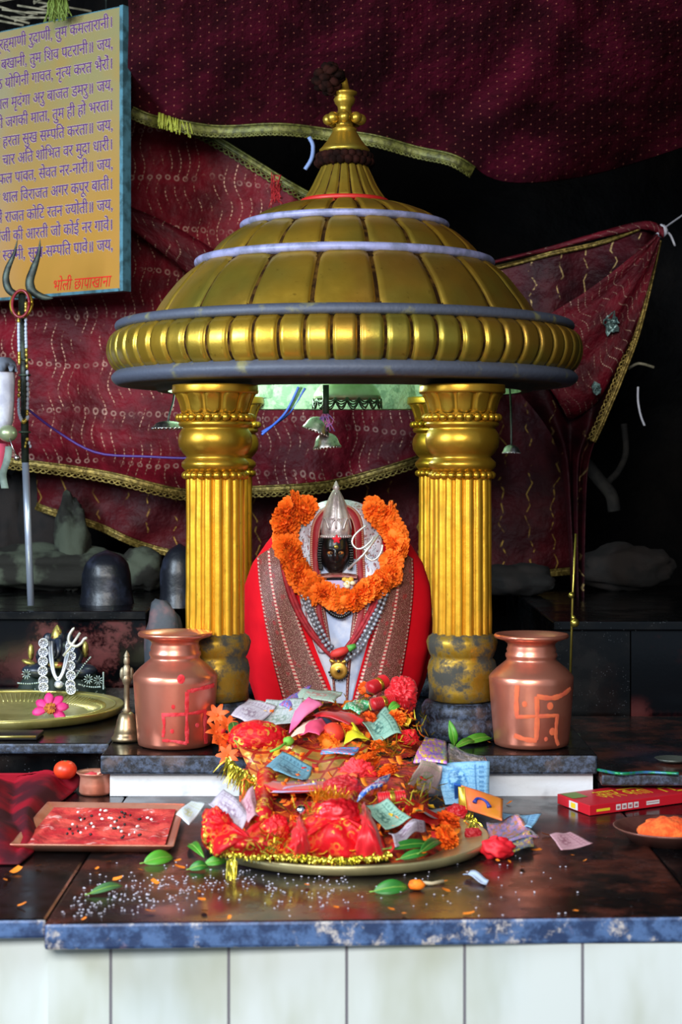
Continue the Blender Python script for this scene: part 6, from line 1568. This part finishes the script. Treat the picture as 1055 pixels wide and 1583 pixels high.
leaf('upright green leaf standing on the pedestal before the front right column', (703, 1152), (695, 1113), 7, LEAF, lambda x, y: P(x, y, 4.28))
leaf('long green leaf lying on the pedestal beside the right copper pot', (712, 1150), (764, 1140), 8, LEAF, lambda x, y: on(x, y, .692))
leaf('short green leaf crossing the long one before the front right column', (704, 1156), (734, 1146), 6, LEAF, lambda x, y: on(x, y, .690))
leaf('dark green leaf among the orange star flowers', (366, 1148), (360, 1116), 9, LEAFD, None, .05)
leaf('dark green leaf on the plate below the lilac banknote, long one', (600, 1312), (668, 1306), 8, LEAFD, None, .04)
leaf('dark green leaf on the plate in front of the marigolds', (650, 1318), (682, 1302), 9, LEAFD, None, .045)
leaf('dark green leaf at the front rim of the plate, nearest the camera', (618, 1328), (662, 1320), 7, LEAFD, None, .03)
CTL = lambda x, y: on(x, y, .798)
leaf('broad green leaf on the counter before the rectangular tray', (222, 1334), (268, 1326), 12, LEAF, CTL)
leaf('upper green leaf of the three left of the plate', (294, 1306), (316, 1326), 8, LEAF, CTL)
leaf('middle green leaf of the three left of the plate', (316, 1336), (352, 1332), 8, LEAF, CTL)
leaf('lower green leaf of the three left of the plate', (292, 1344), (322, 1340), 8, LEAFD, CTL)
leaf('faded green leaf on the counter among the rice grains', (138, 1382), (190, 1370), 7, plain('faded_leaf', '#4a7a4a', .6), CTL)
leaf('dark green leaf on the counter below the plate', (578, 1378), (632, 1372), 12, LEAFD, CTL)
leaf('grey-green leaf on the ledge right of the right copper pot', (882, 1136), (900, 1152), 6, plain('grey_leaf', '#6b7a66', .6), lambda x, y: on(x, y, .735))
leaf('greyish folded leaf on the plate above the gold-dotted strip', (650, 1252), (700, 1246), 13, plain('silver_leaf', '#98a0a6', .5), None, .05)
leaf('bright green leaf tip under the red thread rolls', (600, 1100), (618, 1090), 7, LEAF, None, .06)

# --- scattered on the counter
petal = MB()
petal.grid([[Vector((x*(1-.5*(y/1.0)**2*.6), y, .18*(x*x)+.12*y*y)) for x in (-.5, -.25, 0, .25, .5)] for y in (-.9, -.45, 0, .45, .9)])
PET = proto(petal, 'petal', plain('orange_petal', '#f08a1c', .7, 0, '#e06a10', 40)); 
PSP = [(168, 1332, 8), (150, 1342, 4), (25, 1345, 12), (12, 1352, 9), (34, 1398, 8), (8, 1360, 7), (275, 1330, 7), (278, 1340, 9), (218, 1345, 8), (182, 1358, 9), (240, 1363, 8), (312, 1390, 7), (316, 1408, 9), (232, 1408, 9), (475, 1368, 8), (130, 1420, 5), (308, 1378, 5), (640, 1364, 8), (655, 1364, 6), (686, 1362, 7), (690, 1376, 8), (640, 1374, 7), (730, 1352, 6), (725, 1412, 10), (626, 1412, 7), (890, 1408, 8), (845, 1290, 8), (830, 1314, 10), (808, 1340, 7), (788, 1332, 5), (884, 1322, 6), (788, 1241, 7), (758, 1148, 6), (812, 1154, 4), (770, 1330, 5), (355, 1418, 6), (605, 1405, 6), (520, 1402, 5), (450, 1388, 4), (60, 1338, 5), (705, 1330, 6), (905, 1330, 4)]
for i, (x, y, r) in enumerate(PSP):
    h = .7 if y < 1160 else .802
    c = on(x, y, h-.004); o = inst(PET, 'marigold_petal', c, (R.uniform(-.4, .4), R.uniform(-.4, .4), R.uniform(0, 6)), r*c.y/F)
    tag(o, 'loose orange marigold petal lying on the dark granite', 'petal', 'loose orange petals on the granite')
t = thing('flower_stem', 'withered marigold bud with a pale stem on the counter below the plate', 'flower', on(665, 1366))
mb = MB(); mb.tube([on(648, 1364, .796), on(668, 1366, .798), on(686, 1362, .796)], .0035, 7); build(mb, 'stem', plain('pale_stem', '#b8a888', .7), t)
mb = MB(); mb.sphere(on(645, 1368, .792), (.016, .012, .010), 12, 8, disp=lambda q: 1+.25*nz(q, 3, 2)); build(mb, 'bud', MARI, t)
sheetc = [on(716, 1358, .80), on(728, 1352, .80), on(756, 1364, .80), on(748, 1370, .80)]
rows = [[sheetc[0].lerp(sheetc[1], v).lerp(sheetc[3].lerp(sheetc[2], v), u)+Vector((0, 0, .002+.012*abs(v-.5)+.004*math.sin(u*5))) for v in (0, .25, .5, .75, 1)] for u in [i/8 for i in range(9)]]
single(MB().grid(rows), 'paper_scrap', plain('pale_blue_paper', '#b8c8e2', .7), 'small pale blue folded paper scrap on the counter below the plate', 'paper', solid=.001)
mb = MB()
for q in range(330):
    u = R.random(); x = lerp(110, 545, R.random()**1.1); y = lerp(1402, 1345, (x-110)/300 if x < 410 else R.random())+R.gauss(0, 16)
    if not 1336 < y < 1418: continue
    c = on(x, y, .800); mb.sphere(c, (R.uniform(.0018, .003), .0013, .0011), 6, 4, 0, Matrix.Rotation(R.uniform(0, 3), 3, 'Z'))
for q in range(130):
    c = on(R.uniform(90, 900), R.uniform(1320, 1416), .800); mb.sphere(c, (R.uniform(.0018, .003), .0013, .0011), 6, 4, 0, Matrix.Rotation(R.uniform(0, 3), 3, 'Z'))
tag(build(mb, 'rice_grains', plain('rice', '#c9c6d6', .5)), 'white rice grains scattered over the front of the granite counter', 'rice', None, 'stuff')
